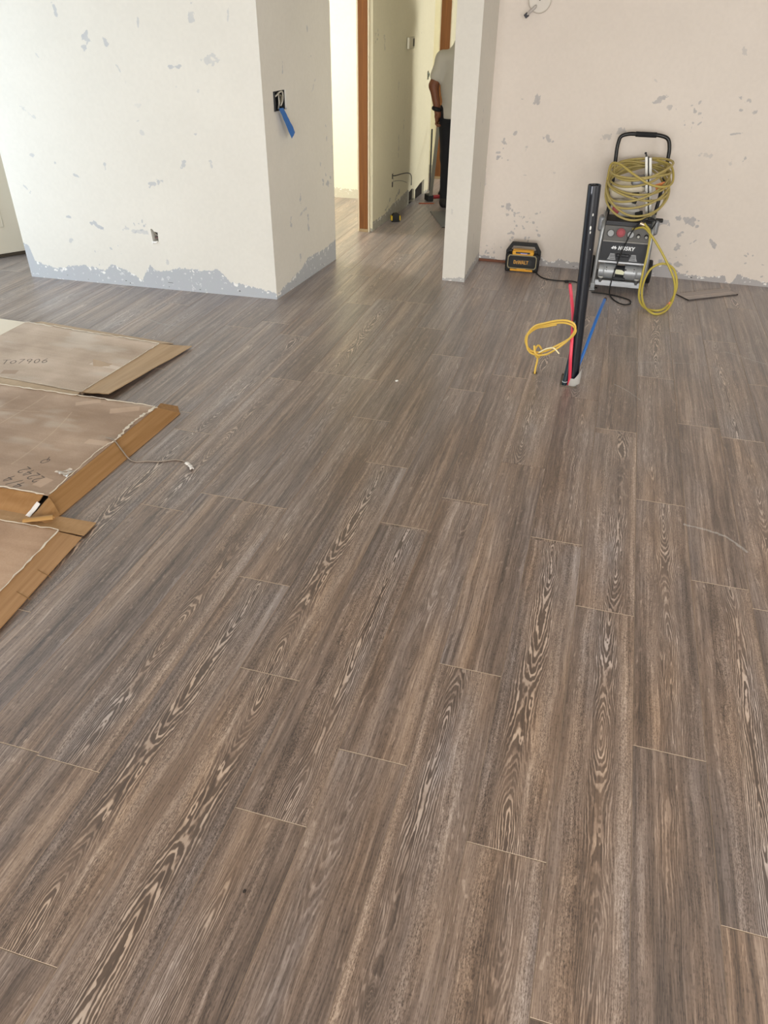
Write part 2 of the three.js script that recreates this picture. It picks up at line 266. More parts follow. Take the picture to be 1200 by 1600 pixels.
const wallLeftMat = plaster(2.95, CREAM, {
  scuffs: [[0.63, 1.63, 0.02, 0.07, 0.1], [0.79, 1.46, 0.075, 0.03, 0.9], [0.92, 1.48, 0.05, 0.015, -1.0], [0.44, 1.39, 0.04, 0.008, -0.8, 0.5], [0.98, 1.34, 0.05, 0.008, -1, 0.5], [1.16, 1.56, 0.035, 0.008, 1.4, 0.6], [1.51, 1.61, 0.07, 0.025, 1.4, 0.6], [1.36, 1.35, 0.07, 0.012, 0.1], [1.59, 1.39, 0.08, 0.03, 0, 0.5], [0.29, 1.07, 0.06, 0.02, -0.6, 0.4],
    [0.24, 0.82, 0.05, 0.012, 0, 0.6], [0.13, 0.62, 0.05, 0.02, -0.9], [0.4, 0.78, 0.02, 0.015, 0.4], [0.54, 0.71, 0.04, 0.015, -0.4], [0.42, 0.44, 0.03, 0.01, 0], [0.62, 0.41, 0.06, 0.03, -0.2, 0.95], [0.77, 0.77, 0.05, 0.02, 1.3], [1.34, 0.82, 0.05, 0.025, 0.7], [1.51, 0.83, 0.045, 0.03, 0.3, 0.6], [1.12, 0.69, 0.08, 0.025, 0.1], [1.42, 0.99, 0.05, 0.009, 0.2], [1.05, 1.05, 0.03, 0.01, 0.3, 0.5], [1.11, 0.18, 0.02, 0.035, 0.3, 0.6], [0.39, 0.28, 0.03, 0.02, 0.8, 0.6], [0.91, 0.38, 0.14, 0.02, -0.1, 0.5],
    [1.90 + 0.67, 1.54, 0.012, 0.06, 0], [1.9 + 0.29, 1.35, 0.01, 0.06, -0.2], [1.9 + 0.8, 0.73, 0.02, 0.03], [1.9 + 0.94, 0.58, 0.05, 0.02], [1.9 + 0.45, 0.56, 0.015, 0.05], [1.9 + 0.56, 0.39, 0.02, 0.07], [1.9 + 0.28, 0.45, 0.04, 0.05, 0.6], [1.9 + 0.44, 0.46, 0.09, 0.02, 0.2], [1.9 + 0.4, 0.16, 0.03, 0.05], [1.9 + 0.93, 0.9, 0.012, 0.06, 0.2], [1.9 + 1.03, 0.8, 0.012, 0.09]],
  specks: [[0.95, 0.4, 0.06, 8], [0.7, 0.1, 0.2, 10], [1.9 + 0.9, 0.62, 0.08, 8]], faint: 14,
  band: [[0, [[0, 0.24], [0.04, 0.22], [0.06, 0.12], [0.13, 0.09], [0.26, 0.08], [0.45, 0.12], [0.62, 0.09], [0.68, 0.14], [0.8, 0.1], [0.9, 0.05], [0.98, 0.16], [1.02, 0.12], [1.1, 0.13], [1.2, 0.155], [1.37, 0.15], [1.49, 0.17], [1.57, 0.09], [1.76, 0.065], [1.904, 0.045]]],
    [1.904, [[0, 0.03], [0.18, 0.06], [0.39, 0.09], [0.51, 0.14], [0.65, 0.14], [0.8, 0.13], [0.92, 0.14], [1.05, 0.15]]]], grey: [177, 180, 186],
}, 1);
// block of wall on the left with its open outlet hole and the square electrical box on its end face
{
  const g = prism([[-3.968, -4.516], [-2.066, -4.592], [-2.003, -5.634], [-3.968, -5.634]], 2.95);
  const s = new THREE.Shape([[-0.024, 0.042], [-0.012, 0.042], [0.0, 0.026], [0.025, 0.022], [0.024, -0.04], [0.01, -0.034], [-0.006, -0.042], [-0.02, -0.036]].map((p) => new THREE.Vector2(...p)));
  const h1 = new THREE.ExtrudeGeometry(s, { depth: 0.12, bevelEnabled: false }).translate(-2.918, 0.362, -4.64); 
  const h2 = new THREE.BoxGeometry(0.12, 0.108, 0.176).translate(-2.05, 1.174, -4.818);
  const w = mesh('wall_left', cut(g, h1, h2), wallLeftMat); struct(w);
}
const RW = 3.6;
const wallFarMat = plaster(RW, [227, 217, 207], {
  scuffs: [[0.35, 1.13, 0.05, 0.035, 0.6, 0.9], [0.25, 1.13, 0.025, 0.01], [0.15, 0.85, 0.04, 0.015, -0.8], [0.11, 0.78, 0.03, 0.015, 0.2], [0.22, 0.91, 0.03, 0.013, 0.9], [0.46, 0.9, 0.05, 0.035, 0.6], [0.31, 0.81, 0.05, 0.02, 0.9, 0.5], [0.23, 0.41, 0.06, 0.04, -0.5, 0.9], [0.26, 0.36, 0.09, 0.02, 0.2], [0.45, 0.38, 0.03, 0.012, 0.4], [0.51, 0.67, 0.06, 0.01, 0, 0.4], [0.31, 0.64, 0.03, 0.012, 0, 0.5],
    [0.93, 0.95, 0.05, 0.04, 0.4, 0.7], [0.85, 0.92, 0.04, 0.03, 0, 0.5], [1.17, 1.17, 0.05, 0.03, 0.7], [1.23, 1.12, 0.03, 0.03, 0.3, 0.6], [1.72, 1.18, 0.06, 0.025, 0], [1.76, 1.11, 0.03, 0.02, 0.4], [1.69, 1.12, 0.015, 0.01], [1.69, 0.98, 0.035, 0.007, 0.2], [1.28, 1.11, 0.03, 0.01, -1], [1.35, 1.04, 0.03, 0.012, -0.7], [1.43, 1.09, 0.03, 0.02, 0], [1.78, 0.82, 0.03, 0.018, 1], [1.73, 0.7, 0.05, 0.013, 0.4, 0.9], [1.53, 0.84, 0.05, 0.03, -0.4, 0.4], [1.7, 0.8, 0.04, 0.02, 0, 0.4],
    [1.51, 0.42, 0.08, 0.03, 0, 0.9], [1.55, 0.4, 0.05, 0.03, -0.4, 0.9], [1.49, 0.31, 0.03, 0.02], [1.48, 0.24, 0.03, 0.035], [1.66, 0.38, 0.025, 0.014], [1.72, 0.27, 0.07, 0.018, -0.7, 0.9], [1.36, 0.39, 0.06, 0.03, 0, 0.9], [1.42, 0.12, 0.06, 0.03, 0.3, 0.9], [1.5, 0.1, 0.06, 0.025], [0.03, 0.6, 0.01, 0.1, 0, 0.4]],
  specks: [[0.36, 0.24, 0.12, 30], [0.12, 0.05, 0.1, 16], [0.15, 0.8, 0.08, 8], [1.6, 0.08, 0.2, 20], [1.42, 1.06, 0.1, 10], [2.0, 0.12, 0.12, 12]], faint: 10, grey: [174, 171, 172],
  band: [[0, [[0, 0.03], [0.03, 0.04], [0.11, 0.035], [0.19, 0.012], [0.4, 0.05], [0.48, 0.07], [0.53, 0.055], [0.59, 0.03], [0.66, 0.06], [0.76, 0.045], [1.0, 0.06], [1.2, 0.06], [1.42, 0.10], [1.48, 0.08], [1.55, 0.04], [1.62, 0.03], [1.74, 0.03], [1.86, 0.055], [1.88, 0.01], [1.92, 0.01], [1.94, 0.07], [1.99, 0.055], [2.13, 0.03], [2.6, 0.05], [3.6, 0.04]]]],
}, 2);
struct(mesh('wall_far', prism([[-0.95, -5.971], [2.65, -5.918], [2.65, -6.12], [-0.95, -6.12]], RW), wallFarMat));
const postMat = plaster(2.2, CREAM, { scuffs: [[0.164 + 0.28, 1.05, 0.012, 0.07, -0.1, 0.9], [0.164 + 0.43, 1.49, 0.012, 0.05, 0, 0.5], [0.04, 0.47, 0.012, 0.05, 0.2, 0.4], [0.164 + 0.27, 0.26, 0.012, 0.06, -0.3, 0.6], [0.164 + 0.4, 0.6, 0.012, 0.05, 0.1, 0.5]], faint: 4, band: [[0, [[0, 0.018], [0.08, 0.02], [0.164, 0.035], [0.4, 0.05], [0.77, 0.06], [1.6, 0.05]]]] }, 3);
struct(mesh('wall_hall_right', prism([[-1.084, -5.364], [-0.92, -5.366], [-0.92, -7.98], [-1.084, -7.98]], 2.2), postMat));
// hallway: left-hand wall with the ragged duct openings low down, then a second doorway
const hallMat = plaster(2.2, HALL, {
  scuffs: [[0.3, 1.42, 0.03, 0.06, 0.3, 0.4], [0.75, 0.6, 0.02, 0.12, 0, 0.5], [0.6, 0.33, 0.02, 0.08, 0, 0.8], [0.9, 0.7, 0.02, 0.1, 0, 0.4], [0.45, 0.14, 0.12, 0.02, 0.5, 0.9], [0.75, 0.17, 0.12, 0.03, 0.5, 0.9]],
  specks: [[0.1, 1.45, 0.06, 8]], faint: 10, band: [[0, [[0, 0.08], [0.3, 0.07], [0.45, 0.09], [0.6, 0.11], [0.8, 0.12], [1.1, 0.15], [1.3, 0.02], [2.0, 0.02]]]], grey: [172, 170, 160],
}, 4);
const hallPlain = plaster(1.2, HALL, { faint: 3, band: [[0, [[0, 0.10], [1.2, 0.10]]]], grey: [186, 183, 170] }, 5);
{
  const g = prism([[-1.98, -6.56], [-1.92, -8.44], [-2.07, -8.44], [-2.07, -6.56]], 2.2);
  const vent = (a, b, y0, y1, y2) => { const s = new THREE.Shape([[a, -0.02], [b, -0.02], [b, y2], [(a + b) / 2, (y1 + y2) / 2 + 0.008], [a, y1]].map((p) => new THREE.Vector2(...p))); return new THREE.ExtrudeGeometry(s, { depth: 0.07, bevelEnabled: false }).rotateY(Math.PI / 2).translate(-1.985, y0, 0); };
  const hole = new THREE.BoxGeometry(0.1, 0.075, 0.06).translate(-1.94, 1.098, -8.27);
  struct(mesh('wall_hall_left', cut(g, vent(7.70, 7.86, 0, 0.12, 0.13), vent(7.93, 8.27, 0, 0.10, 0.145), hole), hallMat));
}
struct(mesh('wall_hall_end', prism([[-1.90, -9.17], [-1.83, -11.0], [-1.95, -11.0], [-2.02, -9.17]], 2.2), hallPlain));
const roomPlain = plaster(3.0, [236, 232, 212], { scuffs: [[1.98, 1.53, 0.05, 0.04, 0.8, 0.35]], faint: 6, band: [[0, [[0, 0.09], [3.0, 0.09]]]], grey: [200, 197, 182] }, 6);
struct(mesh('wall_bedroom_back', prism([[-4.9, -7.8], [-2.07, -7.8], [-2.07, -7.9], [-4.9, -7.9]], 3.0), roomPlain));
struct(mesh('wall_far_room_back', prism([[-4.9, -9.45], [-2.02, -9.45], [-2.02, -9.55], [-4.9, -9.55]], 3.0), roomPlain));
const shell = std('#dcd6c6', 0.8);
const wallBox = (n, x0, x1, z0, z1, y0 = 0, y1 = WH) => struct(mesh(n, new THREE.BoxGeometry(x1 - x0, y1 - y0, z1 - z0).translate((x0 + x1) / 2, (y0 + y1) / 2, (z0 + z1) / 2), shell));
function windowWall(name, num, axis, pos, a0, a1, wa, wb, y0, y1, thick, inner) {   // wall with one window opening, frame and pane
  const parts = [[a0, wa, 0, WH], [wb, a1, 0, WH], [wa, wb, 0, y0], [wa, wb, y1, WH]].filter(([a, b, c, d]) => b - a > 0.01 && d - c > 0.01);
  const box = (a, b, c, d, t, o = 0) => axis === 'x' ? new THREE.BoxGeometry(t, d - c, b - a).translate(pos + o, (c + d) / 2, (a + b) / 2) : new THREE.BoxGeometry(b - a, d - c, t).translate((a + b) / 2, (c + d) / 2, pos + o);
  struct(mesh(name, merged(parts.map((p) => box(...p, thick))), shell));
  const w = new THREE.Group(); w.name = 'window_' + num; struct(w); scene.add(w); const fm = std('#e8e6e0', 0.4), f = 0.05;
  for (const p of [[wa, wb, y0, y0 + f], [wa, wb, y1 - f, y1], [wa, wa + f, y0, y1], [wb - f, wb, y0, y1], [(wa + wb) / 2 - f / 2, (wa + wb) / 2 + f / 2, y0, y1]]) mesh('window_frame', box(...p, 0.06), fm, w);
  for (const [a, b] of [[wa + f, (wa + wb) / 2 - f / 2], [(wa + wb) / 2 + f / 2, wb - f]]) mesh('window_pane', box(a, b, y0 + f, y1 - f, 0.006), new THREE.MeshPhysicalMaterial({ color: '#ffffff', roughness: 0.02, transmission: 1, thickness: 0 }), w);
}
windowWall('wall_front', 1, 'z', 5.0, -5.5, 2.75, -2.0, 2.2, 0.6, 2.3, 0.14);
windowWall('wall_side', 2, 'x', -5.44, -6.1, 5.07, -4.4, -2.2, 0.1, 2.1, 0.14);
windowWall('wall_right', 5, 'x', 2.72, -6.12, 5.07, -3.15, -0.65, 0.65, 2.15, 0.14);
windowWall('wall_bedroom_side', 3, 'x', -4.95, -9.6, -6.0, -7.15, -6.05, 0.6, 2.1, 0.1);
windowWall('wall_side_room', 4, 'x', 1.52, -11.1, -6.12, -9.35, -8.15, 0.65, 2.15, 0.12);
wallBox('wall_bedroom_front', -5.37, -3.968, -6.0, -5.9); wallBox('wall_bedroom_corner', -4.1, -3.968, -5.9, -5.634);
wallBox('wall_hall_back', -5.0, 1.5, -11.1, -11.0);
wallBox('trim_5', -2.07, -1.98, -6.56, -5.634, 2.08, WH); wallBox('trim_6', -2.05, -1.9, -9.17, -8.44, 2.08, WH);
wallBox('wall_hall_right_end', -1.084, -0.92, -11.0, -9.4);
{
  const c = new THREE.BoxGeometry(8.6, 0.12, 16.5).translate(-1.3, WH + 0.06, -3.0); struct(mesh('ceiling', c, std('#e9e5da', 0.85)));
}
// brown stud ends of the two doorways, each with its torn drywall edge
const studTex = dataTex(64, 512, (x, y) => { const t = 0.5 + 0.9 * (fbm(x * 0.16, y * 0.012) - 0.5) + 0.5 * (noise(x * 0.8, y * 0.05) - 0.5); return [118 + 30 * t, 72 + 22 * t, 30 + 14 * t]; });
const studMat = new THREE.MeshStandardMaterial({ map: studTex, roughness: 0.65 }), gyp = std('#e9dfc8', 0.9);
function stud(num, x, z, w) {
  const g = new THREE.Group(); g.name = 'trim_' + num; struct(g); scene.add(g);
  mesh('stud', rbox(w, 2.04, 0.04, 0.003, x, 1.045, z + 0.02), studMat, g);
  mesh('sole_plate', rbox(w + 0.004, 0.025, 0.045, 0.002, x, 0.0125, z + 0.0205), std('#b09a78', 0.9), g);
  for (const s of [-1, 1]) {   // ragged board edge each side
    const pos = [], n = 60, q = []; for (let i = 0; i <= n; i++) q.push([s * (w / 2 + 0.001), i / n * 2.07]); for (let i = n; i >= 0; i--) q.push([s * (w / 2 + 0.010 + 0.004 * noise(i * 0.7, num * 9 + s)), i / n * 2.07]);
    mesh('drywall_edge', plate(q, 0.035, 0).translate(x, 0.0, z + 0.002), gyp, g);
  }
}
stud(1, -2.052, -6.56, 0.078); stud(2, -1.955, -9.17, 0.105);

// ------------------------------------------------------------------ pale panelled door standing ajar at the far left
{
  const d = new THREE.Group(); d.name = 'door_1'; struct(d); d.position.set(-4.52, 0, -4.80); d.rotation.y = Math.atan2(0.147, 0.105); scene.add(d);
  const m = std('#cfc7b6', 0.55);
  mesh('door_slab', rbox(0.86, 2.0, 0.044, 0.003, 0.18, 1.03, -0.022), m, d);
  mesh('door_sweep', rbox(0.86, 0.022, 0.05, 0.002, 0.18, 0.017, -0.02), std('#3b3023', 0.7), d);
  for (const [y0, y1] of [[0.23, 0.86], [1.0, 1.9]]) for (const cx of [-0.03, 0.40]) {
    const o = (r) => [[cx - 0.15 + r, y0 + r], [cx + 0.15 - r, y0 + r], [cx + 0.15 - r, y1 - r], [cx - 0.15 + r, y1 - r]];
    const s = new THREE.Shape(o(0).map((p) => new THREE.Vector2(...p))); s.holes.push(new THREE.Path(o(0.022).map((p) => new THREE.Vector2(...p))));
    mesh('door_molding', new THREE.ExtrudeGeometry(s, { depth: 0.006, bevelEnabled: true, bevelSize: 0.003, bevelThickness: 0.003, bevelSegments: 2 }), m, d);
    mesh('door_panel', rbox(0.22, y1 - y0 - 0.08, 0.012, 0.005, cx, (y0 + y1) / 2, 0), m, d);
  }
  mesh('door_handle', merged([cyl(0.026, 0.026, 0.012, 0.55, 0.95, 0.006, 'z'), tube([[0.55, 0.95, 0.0], [0.55, 0.95, 0.05], [0.47, 0.95, 0.055]], 0.009)]), std('#2c2a28', 0.4, 0.6), d);
}

// ------------------------------------------------------------------ three opened-out cardboard boxes on the floor
function cardTex(w, d, base, seed, draw) {   // print, dust and stains on a panel of w by d metres
  const k = 520, W = Math.round(w * k), H = Math.round(d * k);
  return canvasTex(W, H, (x) => {
    const im = x.createImageData(W, H);
    for (let j = 0; j < H; j++) for (let i = 0; i < W; i++) {
      const n = (fbm(i * 0.011 + seed * 9, j * 0.013) - 0.5) * 42 + (fbm(i * 0.004 + seed, j * 0.06) - 0.5) * 16 + (noise(i * 0.5, j * 0.5 + seed) - 0.5) * 8, q = (j * W + i) * 4;
      const dust = sstep(0.5, 0.75, fbm(i * 0.008 + 3, j * 0.02 + seed * 5)) * 0.35;
      for (let c = 0; c < 3; c++) im.data[q + c] = clamp((base[c] + n) * (1 - dust) + dust * [205, 196, 184][c], 0, 255); im.data[q + 3] = 255;
    }
    x.putImageData(im, 0, 0); if (draw) draw(x, W, H, k);
  });
}
const cardMat = (t) => new THREE.MeshStandardMaterial({ map: t, roughness: 0.82 });
const brown = (seed, b = [163, 121, 74]) => cardMat(dataTex(256, 64, (x, y) => { const n = (fbm(x * 0.03 + seed * 5, y * 0.05) - 0.5) * 26 + (noise(x * 0.9, y * 0.08 + seed) - 0.5) * 9; return b.map((c) => c + n); }));
const tornMat = std('#d9ccb9', 0.7), clearTape = std('#c9b294', 0.22), scribe = 'rgba(58,48,44,0.85)';
function pen(x, paths, lw) { x.strokeStyle = scribe; x.lineWidth = lw; x.lineCap = x.lineJoin = 'round'; for (const p of paths) { x.beginPath(); p.forEach(([a, b], i) => (i ? x.lineTo(a, b) : x.moveTo(a, b))); x.stroke(); } }
const oval = (cx, cy, rx, ry, from = 0, to = TAU, n = 16) => Array.from({ length: n + 1 }, (_, i) => [cx + rx * Math.cos(from + (to - from) * i / n), cy + ry * Math.sin(from + (to - from) * i / n)]);
const GLYPH = {   // hand-lettered strokes in a unit cell, y down
  T: [[[-0.12, 0.05], [0.72, 0.0]], [[0.3, 0.02], [0.28, 1]]], O: [oval(0.32, 0.62, 0.3, 0.36, -1.6, 4.7)], 0: [oval(0.3, 0.52, 0.27, 0.46, -1.6, 4.8)], 7: [[[0, 0.05], [0.55, 0], [0.2, 1]]],
  9: [[...oval(0.28, 0.26, 0.25, 0.26, 0, TAU), [0.5, 0.4], [0.38, 1]]], 6: [[[0.42, 0], [0.12, 0.45], [0.06, 0.7], ...oval(0.32, 0.72, 0.26, 0.26, Math.PI, 3 * Math.PI)]],
  2: [[[0.02, 0.2], ...oval(0.28, 0.22, 0.25, 0.22, Math.PI, TAU), [0.48, 0.45], [0.02, 0.98], [0.6, 0.96]]], 4: [[[0.3, 0], [0.02, 0.6], [0.6, 0.56]], [[0.48, 0.1], [0.42, 1]]], Q: [oval(0.34, 0.45, 0.32, 0.42), [[0.3, 0.6], [0.8, 1.1]]], '/': [[[0.5, -0.1], [0.0, 1.1]]],
};
function letter(x, text, px, py, h, rot, lw) {
  x.save(); x.translate(px, py); x.rotate(rot); let c = 0;
  for (const ch of text) { if (ch !== ' ') pen(x, GLYPH[ch].map((p) => p.map(([a, b]) => [c + a * h * 0.85, (b - 1) * h])), lw); c += h * 0.78; }
  x.restore();
}
{
  const g = thing('cardboard_sheet', 'opened cardboard box lying flat, farthest from the camera, marked TO7906 in pen', 'cardboard', [-2.4, 0, -3.2], 0, 'opened cardboard boxes on the floor');
  const L = (c) => c.map(([x, y, z]) => [x + 2.4, y, z + 3.2]);
  const tex = cardTex(0.95, 0.7, [188, 166, 146], 1, (x, W, H, k) => {
    letter(x, 'TO7906', W * 0.31, H * 0.80, 29, -0.42, 2.2);
    x.fillStyle = 'rgba(150,122,98,0.5)'; x.save(); x.translate(W * 0.40, H * 0.95); x.rotate(-0.3); x.fillRect(0, -26, 44, 26); x.restore();
    x.fillStyle = 'rgba(226,212,196,0.55)'; x.save(); x.translate(W * 0.80, H * 0.52); x.rotate(0.02); x.fillRect(0, -4, 96, 20); x.restore();
  });
  mesh('panel', sheet(L([[-3.34, 0.021, -2.955], [-2.426, 0.021, -2.898], [-2.385, 0.021, -3.595], [-3.35, 0.021, -3.665]]), 30, 20, 0.017, 0.002, 1), cardMat(tex), g);
  mesh('flap', sheet(L([[-2.424, 0.021, -2.90], [-2.277, 0.027, -2.912], [-2.20, 0.012, -3.64], [-2.384, 0.021, -3.597]]), 8, 20, 0.004, 0.0025, 2), brown(1, [179, 150, 117]), g);
  mesh('flap', sheet(L([[-3.34, 0.014, -2.80], [-2.44, 0.016, -2.775], [-2.432, 0.021, -2.894], [-3.34, 0.021, -2.951]]), 20, 4, 0.004, 0.002, 3), brown(2, [186, 160, 130]), g);
  mesh('flap', sheet(L([[-3.30, 0.021, -3.668], [-2.386, 0.021, -3.60], [-2.335, 0.006, -3.662], [-3.30, 0.006, -3.735]]), 20, 3, 0.004, 0.001, 4), brown(3, [183, 158, 130]), g);
  mesh('flap', sheet(L([[-3.75, 0.010, -3.0], [-3.345, 0.021, -2.96], [-3.353, 0.021, -3.66], [-3.75, 0.010, -3.70]]), 8, 8, 0.004, 0.001, 5), std('#d9cab4', 0.8), g).userData.label = 'pale inner side flap';
  for (const [p, w, s] of [[[[-2.426, 0.021, -2.905], [-2.405, 0.0215, -3.25], [-2.386, 0.021, -3.59]], 0.0039, 3], [[[-3.34, 0.021, -2.955], [-2.9, 0.022, -2.928], [-2.43, 0.021, -2.899]], 0.0033, 5], [[[-3.35, 0.021, -3.663], [-2.9, 0.021, -3.632], [-2.386, 0.021, -3.597]], 0.0066, 7]]) mesh('torn_edge', ribbon(L(p), w, 1.3, s, 0.0012), tornMat, g);
  const tear = mesh('tear', sheet(L([[-2.56, 0.022, -3.20], [-2.47, 0.022, -3.22], [-2.48, 0.022, -3.255], [-2.60, 0.034, -3.26]]), 8, 3, 0.0015, 0.003, 9), std('#b59d84', 0.8), g); tear.userData.label = 'torn tape curl';
}
{
  const g = thing('cardboard_sheet', 'brown cardboard box lid with turned-down sides, the middle one, marked 2242 upside down', 'cardboard', [-2.1, 0, -2.4], 0, 'opened cardboard boxes on the floor');
  const L = (c) => c.map(([x, y, z]) => [x + 2.1, y, z + 2.4]);
  const tex = cardTex(1.0, 0.82, [172, 146, 124], 2, (x, W, H) => {
    letter(x, '2242', W * 0.905, H * 0.865, 25, Math.PI + 0.42, 2.2); letter(x, 'Q', W * 0.84, H * 0.70, 24, Math.PI + 0.4, 1.8); letter(x, '4/4', W * 0.86, H * 0.94, 25, Math.PI + 0.42, 2.4);
    for (const [a, b, w, h, r] of [[0.6, 0.08, 60, 22, -0.6], [0.80, 0.10, 70, 26, -0.5], [0.88, 0.45, 56, 22, 0.02], [0.90, 0.86, 26, 34, 0.2]]) { x.save(); x.translate(W * a, H * b); x.rotate(r); x.fillStyle = 'rgba(214,186,160,0.45)'; x.fillRect(0, 0, w, h); x.restore(); }
    x.strokeStyle = 'rgba(206,184,156,0.5)'; x.lineWidth = 2; for (const [a, b, c, d] of [[0.3, 0.1, 0.2, 0.9], [0.42, 0.05, 0.36, 0.7], [0.65, 0.2, 0.7, 0.8], [0.2, 0.3, 0.5, 0.25]]) { x.beginPath(); x.moveTo(W * a, H * b); x.quadraticCurveTo(W * (a + c) / 2 + 20, H * (b + d) / 2, W * c, H * d); x.stroke(); }
  });
  const B = [152, 113, 69];
  mesh('panel', sheet(L([[-2.95, 0.05, -1.985], [-1.942, 0.05, -1.992], [-1.938, 0.05, -2.812], [-2.95, 0.05, -2.80]]), 30, 24, 0.004, 0.005, 5), cardMat(tex), g);
  mesh('flap', sheet(L([[-1.94, 0.049, -1.99], [-1.862, 0.004, -1.935], [-1.848, 0.004, -2.865], [-1.936, 0.049, -2.812]]), 6, 24, 0.004, 0.002, 6), brown(6, B), g);
  mesh('flap', sheet(L([[-2.95, 0.004, -1.872], [-1.975, 0.004, -1.889], [-1.965, 0.049, -1.990], [-2.95, 0.049, -1.982]]), 24, 5, 0.004, 0.002, 7), brown(7, [158, 116, 70]), g);
  mesh('flap', sheet(L([[-2.95, 0.049, -2.80], [-1.94, 0.049, -2.814], [-1.96, 0.004, -2.868], [-2.95, 0.004, -2.86]]), 24, 4, 0.004, 0.001, 8), brown(8, [175, 148, 116]), g);
  mesh('corner_tab', sheet(L([[-1.937, 0.049, -2.808], [-1.849, 0.006, -2.862], [-1.895, 0.008, -2.925], [-1.955, 0.040, -2.872]]), 6, 4, 0.004, 0.001, 9), brown(9, B), g);
  mesh('corner_tab', sheet(L([[-1.955, 0.006, -1.862], [-1.853, 0.004, -1.878], [-1.862, 0.006, -1.94], [-1.935, 0.046, -1.985]]), 8, 6, 0.004, 0.006, 11, (q, u) => { q.y += 0.012 * Math.sin(u * Math.PI); }), brown(10, B), g).userData.label = 'torn curled corner of the lid';
  const curl = new THREE.CylinderGeometry(0.014, 0.016, 0.11, 18, 3, true, 0.4, 4.6).rotateZ(Math.PI / 2).rotateY(0.5); mesh('corner_tab', curl.translate(...L([[-1.905, 0.018, -1.872]])[0]), new THREE.MeshStandardMaterial({ color: '#a9824e', roughness: 0.8, side: THREE.DoubleSide }), g);
  mesh('torn_paper', sheet(L([[-1.985, 0.006, -1.884], [-1.962, 0.004, -1.878], [-1.952, 0.035, -1.95], [-1.968, 0.040, -1.955]]), 4, 6, 0.001, 0.004, 12), std('#e9e4e2', 0.8), g);
  for (const [p, w, s] of [[[[-1.942, 0.05, -2.0], [-1.952, 0.052, -2.4], [-1.940, 0.05, -2.45]], 0.0033, 13], [[[-1.94, 0.05, -2.45], [-1.955, 0.052, -2.64], [-1.939, 0.05, -2.805]], 0.0110, 15], [[[-2.95, 0.05, -2.80], [-2.4, 0.051, -2.806], [-1.945, 0.05, -2.812]], 0.0066, 17], [[[-2.95, 0.05, -1.984], [-2.3, 0.051, -1.99], [-1.96, 0.05, -1.993]], 0.0055, 19]]) mesh('torn_edge', ribbon(L(p), w, 1.4, s, 0.0015), tornMat, g);
  const cl = mesh('loose_tape', sheet(L([[-2.03, 0.053, -2.15], [-1.955, 0.054, -2.13], [-1.948, 0.053, -2.19], [-1.985, 0.053, -2.185]]), 10, 6, 0.0008, 0.012, 14), new THREE.MeshPhysicalMaterial({ color: '#efe8df', roughness: 0.12, transmission: 0.6, thickness: 0 }), g); cl.userData.label = 'crumpled clear tape';
}
{
  const g = thing('cardboard_sheet', 'flattened brown cardboard box nearest the camera, cut by the photo edge', 'cardboard', [-2.0, 0, -1.4], 0, 'opened cardboard boxes on the floor');
  const L = (c) => c.map(([x, y, z]) => [x + 2.0, y, z + 1.4]), B = [166, 126, 84];
  mesh('panel', sheet(L([[-2.7, 0.013, -0.95], [-1.718, 0.013, -0.95], [-1.795, 0.013, -1.844], [-2.7, 0.013, -1.805]]), 20, 20, 0.010, 0.0015, 21), cardMat(cardTex(0.95, 0.88, [180, 148, 121], 3)), g);
  mesh('flap', sheet(L([[-1.717, 0.013, -0.95], [-1.612, 0.010, -0.95], [-1.691, 0.010, -1.834], [-1.793, 0.013, -1.836]]), 6, 24, 0.004, 0.0015, 22), brown(12, B), g);
  mesh('flap', sheet(L([[-2.7, 0.013, -1.811], [-1.692, 0.010, -1.848], [-1.697, 0.009, -1.934], [-2.7, 0.010, -1.90]]), 20, 4, 0.004, 0.0015, 23), brown(13, [171, 134, 92]), g);
  for (const [p, w, s] of [[[[-1.718, 0.013, -0.95], [-1.757, 0.014, -1.4], [-1.795, 0.013, -1.842]], 0.0050, 23], [[[-2.7, 0.013, -1.806], [-2.2, 0.014, -1.828], [-1.797, 0.013, -1.845]], 0.0033, 25]]) mesh('torn_edge', ribbon(L(p), w, 1.4, s, 0.0010), tornMat, g);
  for (const z of [-1.33, -1.5, -1.62]) mesh('crease', ribbon(L([[-1.70 - (z + 1.3) * -0.06, 0.0125, z], [-1.63 - (z + 1.3) * -0.06, 0.011, z + 0.02]]), 0.003, 0.2, z * 10, 0.0005), std('#8a6538', 0.8), g);
}
{
  const s = thing('twine', 'thin grey twine trailing from the middle cardboard lid onto the planks', 'string');
  mesh('strand', tube([[-1.985, 0.058, -2.46], [-1.945, 0.056, -2.455], [-1.89, 0.031, -2.425], [-1.842, 0.007, -2.40], [-1.806, 0.0035, -2.392], [-1.76, 0.0035, -2.412], [-1.706, 0.0035, -2.425], [-1.65, 0.0035, -2.458], [-1.60, 0.0035, -2.455], [-1.545, 0.0035, -2.41]], 0.003, { seg: 80, rad: 8 }), std('#8d8175', 0.6), s);
  mesh('frayed_end', ribbon([[-1.585, 0.004, -2.445], [-1.56, 0.005, -2.425], [-1.535, 0.004, -2.402]], 0.012, 0.9, 33, 0.004), std('#e6e1dc', 0.5), s);
}

